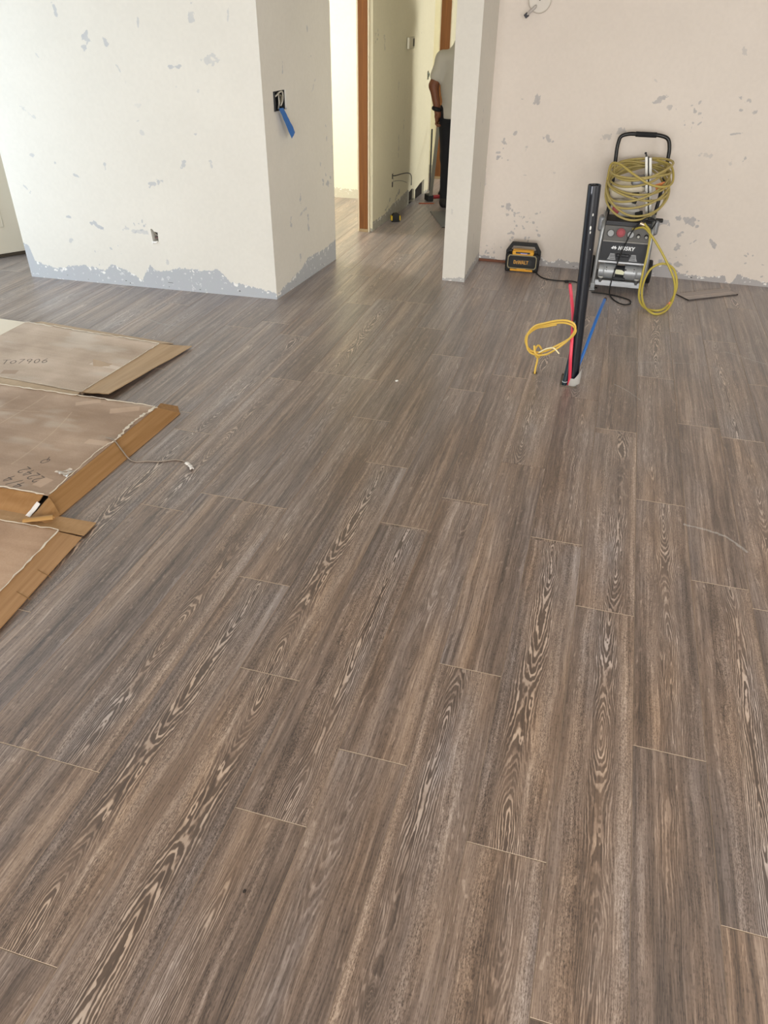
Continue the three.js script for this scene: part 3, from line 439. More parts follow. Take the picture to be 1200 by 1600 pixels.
// ------------------------------------------------------------------ pipes and cables coming up through the slot in the floor
{
  const g = thing('drain_pipe', 'tall black plastic pipe leaning up out of the floor slot', 'pipe', [-0.030, 0, -3.835]);
  const black = dataTex(64, 512, (x, y) => { const s = hash(x >> 1, y >> 2) > 0.993 && y > 20 ? 150 : 0; return [13 + s, 17 + s, 27 + s]; }), pm = new THREE.MeshStandardMaterial({ map: black, roughness: 0.34 });
  const prof = [[0.0265, -0.1], [0.0305, -0.1], [0.0305, 0.985], [0.0295, 0.988], [0.0268, 0.988], [0.0265, 0.98], [0.0265, -0.1]];
  const p = mesh('pipe', revolve(prof, 'y', 40), pm, g); p.rotation.z = 0.047; 
  const sl = new THREE.CylinderGeometry(0.0385, 0.0400, 0.17, 30, 8, true, -0.85, 2.5), q = sl.attributes.position;
  for (let i = 0; i < q.count; i++) if (q.getY(i) > 0.02) { const k = q.getX(i) / 0.040; q.setY(i, q.getY(i) * (0.35 + 0.65 * clamp(k + 0.15))); }
  sl.computeVertexNormals(); mesh('sleeve', sl.rotateY(0.35).translate(0.002, 0.005, 0.006), new THREE.MeshStandardMaterial({ color: '#a9a7a2', roughness: 0.5, side: THREE.DoubleSide }), g).userData.label = 'cut grey plastic sleeve round the foot of the pipe';
  for (const [a, y, r] of [[0.3, 0.86, 0.004], [0.15, 0.80, 0.006], [0.2, 0.78, 0.004], [0.5, 0.7, 0.002]]) { const c = new THREE.SphereGeometry(r, 10, 6); c.scale(0.7, 1.7, 0.25); c.rotateY(a); c.translate(Math.sin(a) * 0.0305, y, Math.cos(a) * 0.0305); mesh('paint_spot', c.rotateZ(0.047), std('#dcdcd8', 0.6), g); }
}
{
  const g = thing('conduit_stub', 'short dark teal cut conduit tucked behind the foot of the black pipe', 'conduit', [-0.068, 0, -3.80]);
  const m = mesh('tube', revolve([[0.010, -0.06], [0.013, -0.06], [0.013, 0.30], [0.010, 0.30], [0.010, -0.06]], 'y', 24), std('#12272f', 0.4), g); m.rotation.z = -0.07; m.rotation.x = -0.12;
  mesh('cut_rim', new THREE.TorusGeometry(0.0125, 0.002, 8, 24).rotateX(Math.PI / 2).translate(0, 0.012, 0.004), std('#b9c0c2', 0.5), g);
}
{
  const t = thing('water_pipe', 'red flexible plastic water pipe standing in front of the black pipe', 'pipe', [-0.047, 0, -3.79], 0, 'flexible water pipes at the floor slot');
  mesh('tube', tube([[0.004, -0.08, -0.012], [0.002, 0.03, -0.010], [-0.002, 0.08, 0.006], [-0.010, 0.16, 0.024], [-0.020, 0.26, -0.012], [-0.034, 0.34, -0.09], [-0.057, 0.42, -0.14], [-0.074, 0.478, -0.16]], 0.0085, { seg: 60, rad: 16 }), std('#dd4056', 0.38), t);
  mesh('cut_end', cyl(0.0075, 0.0075, 0.004, 0, 0, 0, 'y', 16).rotateZ(0.3).rotateX(-0.3).translate(-0.0765, 0.4865, -0.1625), std('#6d1a20', 0.6), t);
}
{
  const t = thing('water_pipe', 'blue flexible plastic water pipe curving away to the right behind the black pipe', 'pipe', [0.0, 0, -3.90], 0, 'flexible water pipes at the floor slot');
  mesh('tube', tube([[-0.03, -0.08, 0.03], [-0.02, 0.03, 0.02], [0.0, 0.12, 0.0], [0.025, 0.22, -0.09], [0.05, 0.29, -0.24], [0.068, 0.318, -0.37]], 0.0085, { seg: 60, rad: 16 }), std('#1f62ad', 0.36), t);
  mesh('cut_end', cyl(0.0085, 0.0092, 0.014, 0, 0, 0, 'y', 16).rotateX(-1.35).rotateY(-0.12).translate(0.0705, 0.319, -0.381), std('#3c2a22', 0.6), t);
}
{
  const t = thing('electrical_cable', 'coil of yellow electrical cable knotted on itself above its hole in the floor', 'cable', [-0.236, 0, -3.885]);
  const m = std('#dcb654', 0.42), pts = [[0, -0.06, 0], [0, 0.03, 0], [0.004, 0.075, 0], [0.0, 0.105, 0.004]];
  const loop = [[-0.055, 0.145, 0.008], [-0.072, 0.190, 0.012], [-0.060, 0.235, 0.025], [-0.022, 0.278, 0.045], [0.03, 0.305, 0.075], [0.085, 0.332, 0.105], [0.13, 0.342, 0.122], [0.165, 0.334, 0.128], [0.182, 0.310, 0.122], [0.172, 0.272, 0.104], [0.14, 0.235, 0.088], [0.09, 0.195, 0.078], [0.04, 0.152, 0.050], [-0.005, 0.132, 0.028], [-0.035, 0.132, 0.014]];
  for (let k = 0; k < 3; k++) for (let i = 0; i < (k === 2 ? 6 : loop.length); i++) { const [x, y, z] = loop[i], o = [0, 1, -0.8][k]; pts.push([x + 0.008 * o * Math.sin(i * 1.1 + k), y - 0.015 * o * Math.cos(i * 0.5 + k * 0.4), z + 0.006 * o]); }
  mesh('loop', tube(pts, 0.0056, { seg: 320, rad: 10 }), m, t);
  mesh('knot', tube([[-0.02, 0.165, 0.03], [-0.01, 0.135, 0.045], [0.012, 0.115, 0.03], [0.02, 0.135, 0.0], [0.0, 0.16, 0.0], [-0.015, 0.14, 0.03], [0.0, 0.105, 0.025], [0.012, 0.095, 0.0]], 0.0058, { seg: 70 }), m, t);
  mesh('loose_end', tube([[0.01, 0.138, 0.04], [0.05, 0.175, 0.07], [0.085, 0.188, 0.085], [0.115, 0.165, 0.09]], 0.004, { seg: 30 }), std('#efe2b4', 0.45), t);
}

// ------------------------------------------------------------------ radio by the far wall
const dwYellow = std('#d99a1c', 0.45), rubber = std('#0d0e0f', 0.6), darkPlastic = std('#191b1e', 0.5);
{
  const g = thing('jobsite_radio', 'black and yellow jobsite radio on the floor against the far wall', 'radio', [-0.555, 0, -5.745], 0.03);
  const body = [[-0.105, 0.012], [0.105, 0.012], [0.118, 0.03], [0.118, 0.112], [0.105, 0.126], [-0.105, 0.126], [-0.118, 0.112], [-0.118, 0.03]];
  mesh('housing', plate(body, 0.12, 0.006).translate(0, 0, -0.126), rubber, g);
  const s = new THREE.Shape([[-0.126, 0.09], [-0.126, 0.142], [-0.088, 0.200], [0.088, 0.200], [0.126, 0.142], [0.126, 0.09], [0.108, 0.09], [0.108, 0.138], [0.080, 0.183], [-0.080, 0.183], [-0.108, 0.138], [-0.108, 0.09]].map((p) => new THREE.Vector2(...p)));
  mesh('handle', new THREE.ExtrudeGeometry(s, { depth: 0.026, bevelEnabled: true, bevelSize: 0.004, bevelThickness: 0.005, bevelSegments: 3 }).translate(0, 0, -0.075), rubber, g);
  const deck = mesh('top_deck', merged([rbox(0.160, 0.036, 0.07, 0.008, 0, 0.136, -0.034), rbox(0.15, 0.008, 0.05, 0.003, 0, 0.154, -0.04)]), std('#e0a52a', 0.42), g); deck.userData.label = 'yellow top deck';
  mesh('display', rbox(0.105, 0.013, 0.004, 0.002, 0, 0.142, 0.0010), std('#1a1b22', 0.2), deck);
  mesh('control_panel', rbox(0.05, 0.006, 0.004, 0.001, 0.008, 0.138, 0.0022), std('#a9a0d8', 0.3), deck);
  const o = [[-0.098, 0.028], [0.098, 0.028], [0.108, 0.042], [0.108, 0.112], [0.096, 0.127], [-0.096, 0.127], [-0.108, 0.112], [-0.108, 0.042]], f = new THREE.Shape(o.map((p) => new THREE.Vector2(...p))); f.holes.push(new THREE.Path(o.map(([x, y]) => new THREE.Vector2(x * 0.95, 0.0775 + (y - 0.0775) * 0.90))));
  mesh('front_bezel', new THREE.ExtrudeGeometry(f, { depth: 0.006, bevelEnabled: true, bevelSize: 0.001, bevelThickness: 0.001, bevelSegments: 1 }).translate(0, 0, 0.004), std('#8d8468', 0.4), g);
  const gr = mesh('speaker_grille', rbox(0.196, 0.086, 0.006, 0.008, 0, 0.0775, 0.006), std('#0d0e0f', 0.6), g);
  const logo = canvasTex(512, 128, (x, W, H) => { x.fillStyle = '#0d0e0f'; x.fillRect(0, 0, W, H); x.fillStyle = '#d49a34'; x.textBaseline = 'alphabetic'; x.font = 'bold 118px sans-serif'; x.save(); x.scale(1, 1); let p = 14; for (const [c, sz] of [['D', 118], ['E', 88], ['W', 118], ['A', 118], ['L', 118], ['T', 118]]) { x.font = 'bold ' + sz + 'px sans-serif'; x.fillText(c, p, 108); p += x.measureText(c).width * 0.94; } x.restore(); });
  const lp = mesh('lettering', new THREE.BoxGeometry(0.136, 0.040, 0.001).translate(0, 0.076, 0.0100), [rubber, rubber, rubber, rubber, new THREE.MeshStandardMaterial({ map: logo, roughness: 0.45 }), rubber], gr); lp.userData.label = 'brand lettering on the grille';
  mesh('bumper', merged([rbox(0.17, 0.016, 0.03, 0.005, 0, 0.016, -0.002), rbox(0.07, 0.010, 0.012, 0.003, 0, 0.024, 0.008)]), std('#d99a1c', 0.45), g).userData.label = 'yellow lower bumper';
  for (const sx of [-1, 1]) { mesh('corner_guard', merged([rbox(0.03, 0.05, 0.14, 0.010, sx * 0.108, 0.026, -0.066), rbox(0.024, 0.09, 0.03, 0.008, sx * 0.115, 0.085, -0.02)]), rubber, g); mesh('foot', rbox(0.03, 0.006, 0.03, 0.002, sx * 0.09, 0.003, -0.03), rubber, g); mesh('side_vent', rbox(0.020, 0.010, 0.03, 0.002, sx * 0.093, 0.148, -0.04), darkPlastic, g); }
  mesh('side_panel', rbox(0.008, 0.10, 0.09, 0.003, -0.124, 0.075, -0.08), std('#9a7a44', 0.5), g);
  const c = thing('radio_cord', 'black cord running along the floor from the radio to behind the black pipe', 'cord');
  mesh('cord', tube([[-0.455, 0.02, -5.745], [-0.43, 0.006, -5.72], [-0.368, 0.005, -5.627], [-0.30, 0.005, -5.605], [-0.225, 0.005, -5.609], [-0.15, 0.005, -5.62], [-0.08, 0.005, -5.56], [0.02, 0.005, -5.52]], 0.0042, { seg: 70 }), rubber, c);
  mesh('plug', rbox(0.03, 0.016, 0.02, 0.005, -0.20, 0.010, -5.59, 0, 0.4, 0), rubber, c);
}

// ------------------------------------------------------------------ air compressor leaning back in its tube frame
const cage = std('#8f9192', 0.32, 0.55), silver = std('#b9bcc0', 0.34, 0.6), navy = std('#0c1018', 0.42), panelGrey = std('#5c5a57', 0.5);
{
  const g = thing('air_compressor', 'grey air compressor with a black push handle standing against the far wall', 'compressor', [0.155, 0, -5.485]);
  for (const sx of [-1, 1]) {
    const x = sx * 0.168;
    mesh('frame_tube', tube([[x, 0.012, 0.004], [x, 0.10, 0.002], [x, 0.25, -0.006], [x * 0.98, 0.37, -0.02], [x * 0.97, 0.445, -0.045], [x * 0.97, 0.475, -0.10], [x * 0.97, 0.478, -0.2], [x * 0.97, 0.46, -0.28], [x, 0.40, -0.315], [x, 0.2, -0.32], [x, 0.07, -0.32]], 0.0135, { seg: 80, rad: 14 }), cage, g);
    const b = mesh('foot_bracket', merged([rbox(0.032, 0.05, 0.04, 0.005, x, 0.028, 0.0), rbox(0.04, 0.012, 0.05, 0.004, x, 0.007, 0.004)]), cage, g); mesh('rubber_foot', rbox(0.03, 0.008, 0.03, 0.002, x + sx * 0.002, 0.004, 0.012), rubber, b);
    const w = mesh('wheel', revolve([[0.0, -0.018], [0.05, -0.018], [0.056, -0.022], [0.078, -0.020], [0.082, -0.012], [0.082, 0.012], [0.078, 0.020], [0.056, 0.022], [0.05, 0.018], [0, 0.018]], 'x', 40).translate(sx * 0.205, 0.082, -0.285), std('#1c1d1f', 0.7), g);
    mesh('hub', cyl(0.045, 0.045, 0.05, sx * 0.205, 0.082, -0.285, 'x'), std('#9b9da0', 0.4), w);
    mesh('corner_cap', rbox(0.045, 0.10, 0.09, 0.018, sx * 0.178, 0.435, -0.10), std('#84868a', 0.4, 0.3), g);
  }
  mesh('base_bar', merged([rbox(0.315, 0.032, 0.018, 0.003, 0, 0.055, 0.004), rbox(0.315, 0.006, 0.03, 0.002, 0, 0.073, -0.006)]), silver, g);
  mesh('base_deck', rbox(0.31, 0.008, 0.30, 0.003, 0, 0.058, -0.16), std('#6b6d70', 0.4, 0.5), g);
  // motor: twin finned bells with a dark middle
  const bell = (sx) => { const l = [cyl(0.052, 0.052, 0.075, sx * 0.068, 0.135, -0.03, 'x', 36), cyl(0.048, 0.052, 0.012, sx * 0.112, 0.135, -0.03, 'x', 36), cyl(0.049, 0.049, 0.03, sx * 0.130, 0.135, -0.03, 'x', 36)]; return merged(l); };
  const mo = mesh('motor', merged([cyl(0.043, 0.043, 0.08, 0, 0.133, -0.03, 'x', 32), rbox(0.09, 0.03, 0.06, 0.006, 0, 0.095, -0.03)]), std('#2a2c2f', 0.5), g);
  for (const sx of [-1, 1]) {
    mesh('motor_bell', bell(sx), std('#a6a9ac', 0.4, 0.35), mo);
    mesh('vent_slot', merged([[0.030, 0.02], [0.030, -0.004], [0.030, -0.026], [0.088, 0.026], [0.088, 0.012]].map(([x, y]) => rbox(x > 0.05 ? 0.006 : 0.014, 0.012, 0.004, 0.002, sx * (x + 0.005), 0.135 + y * 1.2, 0.0195 - y * y * 12))), std('#17181a', 0.7), mo);
    const f = mesh('motor_foot', cyl(0.014, 0.016, 0.045, sx * 0.122, 0.085, 0.0, 'y', 18), std('#4a4a4a', 0.5), g); mesh('foot_cap', cyl(0.0165, 0.0165, 0.010, sx * 0.122, 0.098, 0.0, 'y', 18), std('#c6c4bd', 0.4), f);
  }
  const stk = new THREE.Shape([[-0.045, -0.012], [0.042, -0.016], [0.044, -0.004], [0.012, 0.015], [-0.038, 0.018]].map((p) => new THREE.Vector2(...p)));
  const stick = mesh('warning_sticker', new THREE.ExtrudeGeometry(stk, { depth: 0.001, bevelEnabled: false }).rotateX(-0.3).translate(0.0, 0.142, 0.0155), std('#dfe0c0', 0.5), mo); stick.userData.label = 'pale warning sticker';
  mesh('sticker_band', rbox(0.04, 0.010, 0.0016, 0.0005, -0.022, 0.152, 0.0125, -0.3), std('#c9c233', 0.5), stick);
  mesh('cross_bar', rbox(0.315, 0.014, 0.022, 0.003, 0, 0.205, 0.0), silver, g);
  // navy shroud with the brand
  const shr = mesh('shroud', cut(plate([[-0.158, 0.212], [0.158, 0.212], [0.150, 0.338], [-0.150, 0.338]], 0.02, 0.003).translate(0, 0, -0.028)), navy, g);
  const logo = canvasTex(640, 160, (x, W, H) => {
    x.fillStyle = '#0c1018'; x.fillRect(0, 0, W, H); x.fillStyle = '#eef0f2'; x.save(); x.transform(1, 0, -0.14, 1, 30, 0); x.font = 'bold 118px sans-serif'; let p = 150; for (const c of 'HUSKY') { x.fillText(c, p, 122); x.strokeStyle = '#eef0f2'; x.lineWidth = 5; x.strokeText(c, p, 122); p += x.measureText(c).width * 1.0; } x.restore();
    x.beginPath(); x.moveTo(8, 92); x.lineTo(62, 38); x.lineTo(78, 62); x.lineTo(110, 34); x.lineTo(116, 66); x.lineTo(142, 80); x.lineTo(100, 128); x.lineTo(92, 96); x.lineTo(60, 100); x.lineTo(74, 112); x.lineTo(40, 112); x.closePath(); x.fill();
    x.fillStyle = '#0c1018'; x.beginPath(); x.moveTo(44, 86); x.lineTo(92, 72); x.lineTo(60, 92); x.closePath(); x.fill();
  });
  const lp = mesh('lettering', new THREE.BoxGeometry(0.188, 0.047, 0.001), [navy, navy, navy, navy, new THREE.MeshStandardMaterial({ map: logo, roughness: 0.4 }), navy], shr); lp.position.set(0.004, 0.300, -0.0038); lp.userData.label = 'white brand lettering';
  for (const sx of [-1, 1]) { const p = plate([[0, 0], [0.056, 0], [0.046, 0.018], [0.040, 0.042], [0.012, 0.042]].map(([x, y]) => [sx > 0 ? 0.045 + x : -0.045 - x, 0.219 + y]), 0.006, 0.001).translate(0, 0, -0.006); const v = mesh('vent_panel', p, std('#9a9c9f', 0.45), shr); for (const y of [0.229, 0.240, 0.250]) mesh('vent_slot', rbox(0.034, 0.0035, 0.002, 0.0008, sx * 0.068, y, 0.0012), std('#4c4e51', 0.6), v); }
  mesh('latch', merged([rbox(0.088, 0.020, 0.014, 0.006, 0, 0.252, 0.0), rbox(0.05, 0.010, 0.010, 0.004, 0, 0.256, 0.006)]), std('#1d2026', 0.35), shr);
  // control panel, tilted back
  const cp = mesh('control_panel', rbox(0.305, 0.10, 0.016, 0.006, 0, 0.390, -0.024, -0.28), panelGrey, g);
  mesh('panel_lip', rbox(0.30, 0.010, 0.024, 0.003, 0, 0.343, -0.006), std('#8c8a86', 0.4), g);
  mesh('top_tray', merged([rbox(0.30, 0.014, 0.22, 0.004, 0, 0.452, -0.16), rbox(0.30, 0.030, 0.012, 0.004, 0, 0.450, -0.048)]), std('#2c2d31', 0.5), g);
  const ctl = (x, y, r, body, face, label) => { const z = -0.010 - (y - 0.385) * 0.28; const d = mesh(label, cyl(r, r * 1.05, 0.018, 0, 0, 0, 'z', 30), body, cp); d.position.set(x, y, z); d.rotation.x = -0.28; const f = mesh(face[0], cyl(r * 0.86, r * 0.86, 0.003, 0, 0, 0.0095, 'z', 30), face[1], d); return [d, f]; };
  ctl(-0.106, 0.391, 0.0235, std('#191a1c', 0.4), ['dial', std('#9fa1a3', 0.25)], 'gauge'); ctl(0.026, 0.390, 0.0235, std('#191a1c', 0.4), ['dial', std('#9fa1a3', 0.25)], 'gauge');
  const kn = []; for (let i = 0; i < 12; i++) { const a = i / 12 * TAU; kn.push(cyl(0.006, 0.006, 0.024, 0.024 * Math.cos(a), 0.024 * Math.sin(a), 0.004, 'z', 10)); } kn.push(cyl(0.025, 0.026, 0.022, 0, 0, 0.004, 'z', 30));
  const k = mesh('regulator_knob', merged(kn), std('#8f1626', 0.4), cp); k.position.set(-0.040, 0.398, -0.012); k.rotation.x = -0.28; mesh('knob_cap', cyl(0.015, 0.015, 0.004, 0, 0, 0.017, 'z'), std('#a52f3c', 0.4), k);
  for (const x of [0.078, 0.130]) { const q = mesh('air_coupler', cyl(0.013, 0.014, 0.028, 0, 0, 0, 'z', 20), std('#2a2a2a', 0.4, 0.4), cp); q.position.set(x, 0.385, -0.006); mesh('coupler_socket', cyl(0.008, 0.008, 0.004, 0, 0, 0.015, 'z', 18), std('#8e8d86', 0.3, 0.7), q); }
  mesh('tank', revolve([[0, -0.145], [0.05, -0.143], [0.088, -0.125], [0.10, -0.10], [0.10, 0.10], [0.088, 0.125], [0.05, 0.143], [0, 0.145]], 'x', 40).translate(0, 0.315, -0.19), std('#4a4c50', 0.35, 0.4), g);
  const hd = mesh('push_handle', tube([[-0.150, 0.43, -0.300], [-0.150, 0.60, -0.305], [-0.158, 0.80, -0.313], [-0.160, 0.90, -0.316], [-0.148, 0.948, -0.317], [-0.10, 0.966, -0.318], [0.0, 0.966, -0.318], [0.10, 0.966, -0.318], [0.155, 0.948, -0.317], [0.176, 0.90, -0.316], [0.182, 0.80, -0.313], [0.180, 0.60, -0.305], [0.165, 0.43, -0.300]], 0.0125, { seg: 120, rad: 14 }), std('#0a0b0c', 0.4), g);
  mesh('grip', cyl(0.0165, 0.0165, 0.135, 0.012, 0.967, -0.318, 'x', 20), std('#18191b', 0.8), hd);
  mesh('clamp', merged([rbox(0.05, 0.020, 0.04, 0.004, 0.195, 0.478, -0.10), rbox(0.09, 0.012, 0.02, 0.003, 0.165, 0.480, -0.075)]), rubber, g);
}
// coiled air hose draped over the handle, dropping to a loop on the floor
{
  const t = thing('air_hose', 'yellow rubber air hose coiled round the compressor handle with a loop on the floor', 'hose', [0.17, 0, -5.66]);
  const hm = std('#ab9a5e', 0.48), R = 0.0075;
  // [half width, height of the ring, fall from back to front, sideways tilt]
  const rings = [[0.193, 0.770, 0.050, 0.00], [0.186, 0.785, 0.085, 0.03], [0.178, 0.735, 0.060, 0.05], [0.196, 0.705, 0.130, 0.02], [0.200, 0.690, 0.170, -0.02], [0.190, 0.700, 0.205, 0.05], [0.203, 0.665, 0.215, 0.03], [0.197, 0.650, 0.270, -0.03], [0.206, 0.640, 0.300, 0.00]];
  rings.forEach(([a, y, fall, tilt], n) => {
    const p = []; for (let i = 0; i < 28; i++) { const w = i / 28 * TAU, c = Math.cos(w), s = Math.sin(w), wob = 0.008 * Math.sin(w * 3 + n * 1.7); p.push([(a + wob) * c + 0.006 * Math.sin(n * 2.3), y - fall * 0.5 * (1 + s) + fall * 0.5 + tilt * c + 0.010 * Math.sin(w * 2 + n), s * (0.142 + 0.006 * (n % 3)) - 0.01 + 0.01 * Math.cos(n)]); }
    mesh('coil', tube(p, R, { closed: true, seg: 130, rad: 9 }), hm, t);
  });
  mesh('cross_strand', tube([[-0.205, 0.70, 0.0], [-0.195, 0.80, 0.02], [-0.14, 0.812, 0.09], [-0.05, 0.77, 0.145], [0.08, 0.71, 0.155], [0.17, 0.70, 0.13], [0.215, 0.72, 0.05], [0.19, 0.80, -0.05], [0.10, 0.82, -0.12]], R, { seg: 110 }), std('#b3a055', 0.46), t);
  mesh('drop_loop', tube([[0.02, 0.43, 0.17], [0.085, 0.455, 0.22], [0.14, 0.42, 0.27], [0.26, 0.28, 0.30], [0.34, 0.16, 0.34], [0.355, 0.08, 0.40], [0.32, 0.012, 0.50], [0.24, 0.009, 0.60], [0.17, 0.03, 0.50], [0.145, 0.12, 0.36], [0.18, 0.215, 0.30], [0.25, 0.252, 0.29], [0.32, 0.23, 0.31], [0.362, 0.13, 0.36], [0.34, 0.045, 0.42], [0.27, 0.016, 0.54], [0.19, 0.012, 0.52], [0.135, 0.05, 0.43], [0.13, 0.18, 0.335], [0.136, 0.32, 0.30], [0.125, 0.44, 0.25], [0.085, 0.478, 0.215]], R, { seg: 260, rad: 10 }), std('#b9a749', 0.42), t).userData.label = 'brighter yellow loop hanging to the floor';
  mesh('hose_fitting', cyl(0.011, 0.011, 0.035, 0, 0, 0, 'x').rotateZ(-0.3).translate(0.072, 0.475, 0.212), std('#c9b7a0', 0.3, 0.7), t);
  mesh('tape_wrap', cyl(0.0095, 0.0095, 0.03, 0, 0, 0, 'y').rotateX(0.7).rotateZ(-0.5).translate(0.330, 0.034, 0.444), std('#e08f62', 0.5), t);
}
{
  const t = thing('power_cord', 'thin black cord hanging down the compressor front and curling on the floor', 'cord');
  mesh('cord', tube([[0.31, 0.44, -5.50], [0.325, 0.49, -5.49], [0.28, 0.515, -5.475], [0.235, 0.495, -5.455], [0.19, 0.43, -5.46], [0.155, 0.33, -5.462], [0.13, 0.22, -5.458], [0.112, 0.10, -5.45], [0.108, 0.02, -5.42], [0.128, 0.005, -5.33], [0.175, 0.0045, -5.235], [0.216, 0.0045, -5.204], [0.255, 0.0045, -5.235], [0.25, 0.0045, -5.31], [0.19, 0.0045, -5.36], [0.09, 0.0045, -5.40], [-0.01, 0.0045, -5.41]], 0.0042, { seg: 200 }), rubber, t);
  mesh('prong', rbox(0.004, 0.004, 0.022, 0.001, 0.262, 0.006, -5.25, 0, 0.3), std('#cfc9ba', 0.3, 0.8), t);
}
// nail gun parked on top of the compressor inside the coil
{
  const g = thing('nail_gun', 'pale grey nail gun with a silver magazine resting on the compressor inside the hose coil', 'nail gun', [0.17, 0.462, -5.67]);
  const pale = std('#cfc9bc', 0.5), mag = std('#a9a7a0', 0.35, 0.5);
  mesh('magazine', merged([rbox(0.020, 0.40, 0.030, 0.003, 0.060, 0.20, 0.02, 0, 0, 0.20), rbox(0.020, 0.39, 0.024, 0.003, 0.085, 0.20, 0.022, 0, 0, 0.20)]), mag, g);
  mesh('magazine_rail', rbox(0.008, 0.40, 0.010, 0.002, 0.073, 0.20, 0.030, 0, 0, 0.20), rubber, g);
  mesh('body', revolve([[0, -0.115], [0.035, -0.112], [0.055, -0.09], [0.058, -0.02], [0.05, 0.04], [0.046, 0.085], [0.03, 0.11], [0, 0.112]], 'x', 30).rotateZ(0.2).translate(-0.062, 0.185, 0.0), std('#d6cdb9', 0.5), g);
  mesh('cylinder_head', revolve([[0, -0.05], [0.04, -0.05], [0.046, -0.035], [0.046, 0.03], [0.034, 0.045], [0, 0.045]], 'x', 30).rotateZ(0.15).translate(0.005, 0.232, 0.0), std('#85868a', 0.4, 0.4), g);
  mesh('grip', rbox(0.15, 0.045, 0.05, 0.02, -0.055, 0.095, 0.0, 0, 0, -0.12), pale, g); mesh('nose', rbox(0.16, 0.06, 0.06, 0.02, -0.03, 0.036, 0.0, 0, 0, 0.05), std('#b5b2ac', 0.5), g);
  mesh('trigger', rbox(0.03, 0.04, 0.02, 0.005, 0.0, 0.12, 0.03, 0, 0, -0.2), rubber, g); mesh('trigger_guard', rbox(0.05, 0.018, 0.022, 0.005, -0.005, 0.165, 0.04, 0, 0, 0.1), rubber, g);
  mesh('battery_button', rbox(0.05, 0.035, 0.05, 0.008, -0.115, 0.048, 0.012, 0, 0, -0.2), std('#a9474c', 0.5), g).userData.label = 'dusty red button block';
  mesh('safety_tag', rbox(0.065, 0.040, 0.004, 0.001, 0.145, 0.225, 0.05, 0, 0.1, 0.35), std('#e08a4a', 0.55), g).userData.label = 'orange tag';
  mesh('magazine_foot', rbox(0.05, 0.05, 0.05, 0.006, 0.045, 0.027, 0.03, 0, 0, 0.2), rubber, g);
  mesh('hinge_pin', merged([cyl(0.006, 0.006, 0.05, 0.018, 0.402, 0.02, 'z', 14), cyl(0.007, 0.007, 0.012, 0.012, 0.414, 0.02, 'y', 12)]), darkPlastic, g);
}

// ------------------------------------------------------------------ loose planks and the strip at the far wall
{
  const p = tag(mesh('laminate_offcut', plankGeo(0.135, 0.42, false, false), [plankMats[10], std('#2d2723', 0.8)]), 'loose laminate offcut lying askew on the floor right of the yellow hose', 'plank');
  p.position.set(0.565, 0.0085, -5.545); p.rotation.y = -0.96; 
  const q = tag(mesh('laminate_offcut', plankGeo(PW, 0.62, true, false), [std('#7f8187', 0.45), std('#2d2723', 0.8)]), 'loose grey laminate plank lying at an angle on the hallway floor', 'plank');
  q.position.set(-1.42, 0.0085, -6.88); q.rotation.y = 0.40;
  tag(mesh('wood_strip', rbox(0.34, 0.018, 0.012, 0.003, -0.745, 0.009, -5.955), std('#7a4a34', 0.7)), 'thin reddish wood strip along the foot of the far wall left of the radio', 'strip');
}

// ------------------------------------------------------------------ open boxes and fittings on the walls
{
  const g = thing('electrical_box', 'open square black electrical box with loose wires set in the end of the left wall', 'electrical box', [-2.050, 1.174, -4.818], 0.0604 - Math.PI / 2 + Math.PI);
  const b = std('#14161b', 0.6), w = 0.168, h = 0.100;
  mesh('box_shell', merged([rbox(w, h, 0.004, 0.001, 0, 0, -0.05), rbox(w, 0.004, 0.05, 0.001, 0, h / 2, -0.027), rbox(w, 0.004, 0.05, 0.001, 0, -h / 2, -0.027), rbox(0.004, h, 0.05, 0.001, -w / 2, 0, -0.027), rbox(0.004, h, 0.05, 0.001, w / 2, 0, -0.027)]), b, g);
  const wire = std('#c3bfb4', 0.5);
  mesh('wire', tube([[-0.08, 0.02, -0.02], [-0.05, 0.03, -0.008], [-0.02, 0.035, -0.006], [0.0, 0.02, -0.01], [0.0, -0.02, -0.01], [0.01, -0.045, -0.02]], 0.005), wire, g);
  mesh('wire', tube([[-0.03, 0.032, -0.012], [0.01, 0.045, -0.004], [0.055, 0.04, -0.004], [0.065, 0.015, -0.006], [0.05, -0.01, -0.006], [0.035, -0.03, -0.012]], 0.0055), wire, g);
  mesh('wire', tube([[0.02, 0.03, -0.02], [0.04, 0.02, -0.008], [0.03, -0.005, -0.008], [0.02, -0.02, -0.02]], 0.006), std('#77705f', 0.6), g);
  const t = tag(mesh('tape_strip', sheet([[0.020, -0.225, 0.050], [0.078, -0.195, 0.056], [-0.005, -0.05, 0.014], [-0.072, -0.048, 0.010]], 4, 14, 0.0008, 0.004, 41), std('#1e66b4', 0.55)), 'strip of blue masking tape hanging from the electrical box on the left wall', 'tape');
  t.position.copy(g.position); t.position.x += 0.004; t.rotation.y = g.rotation.y; t.position.y += 0.012;
}
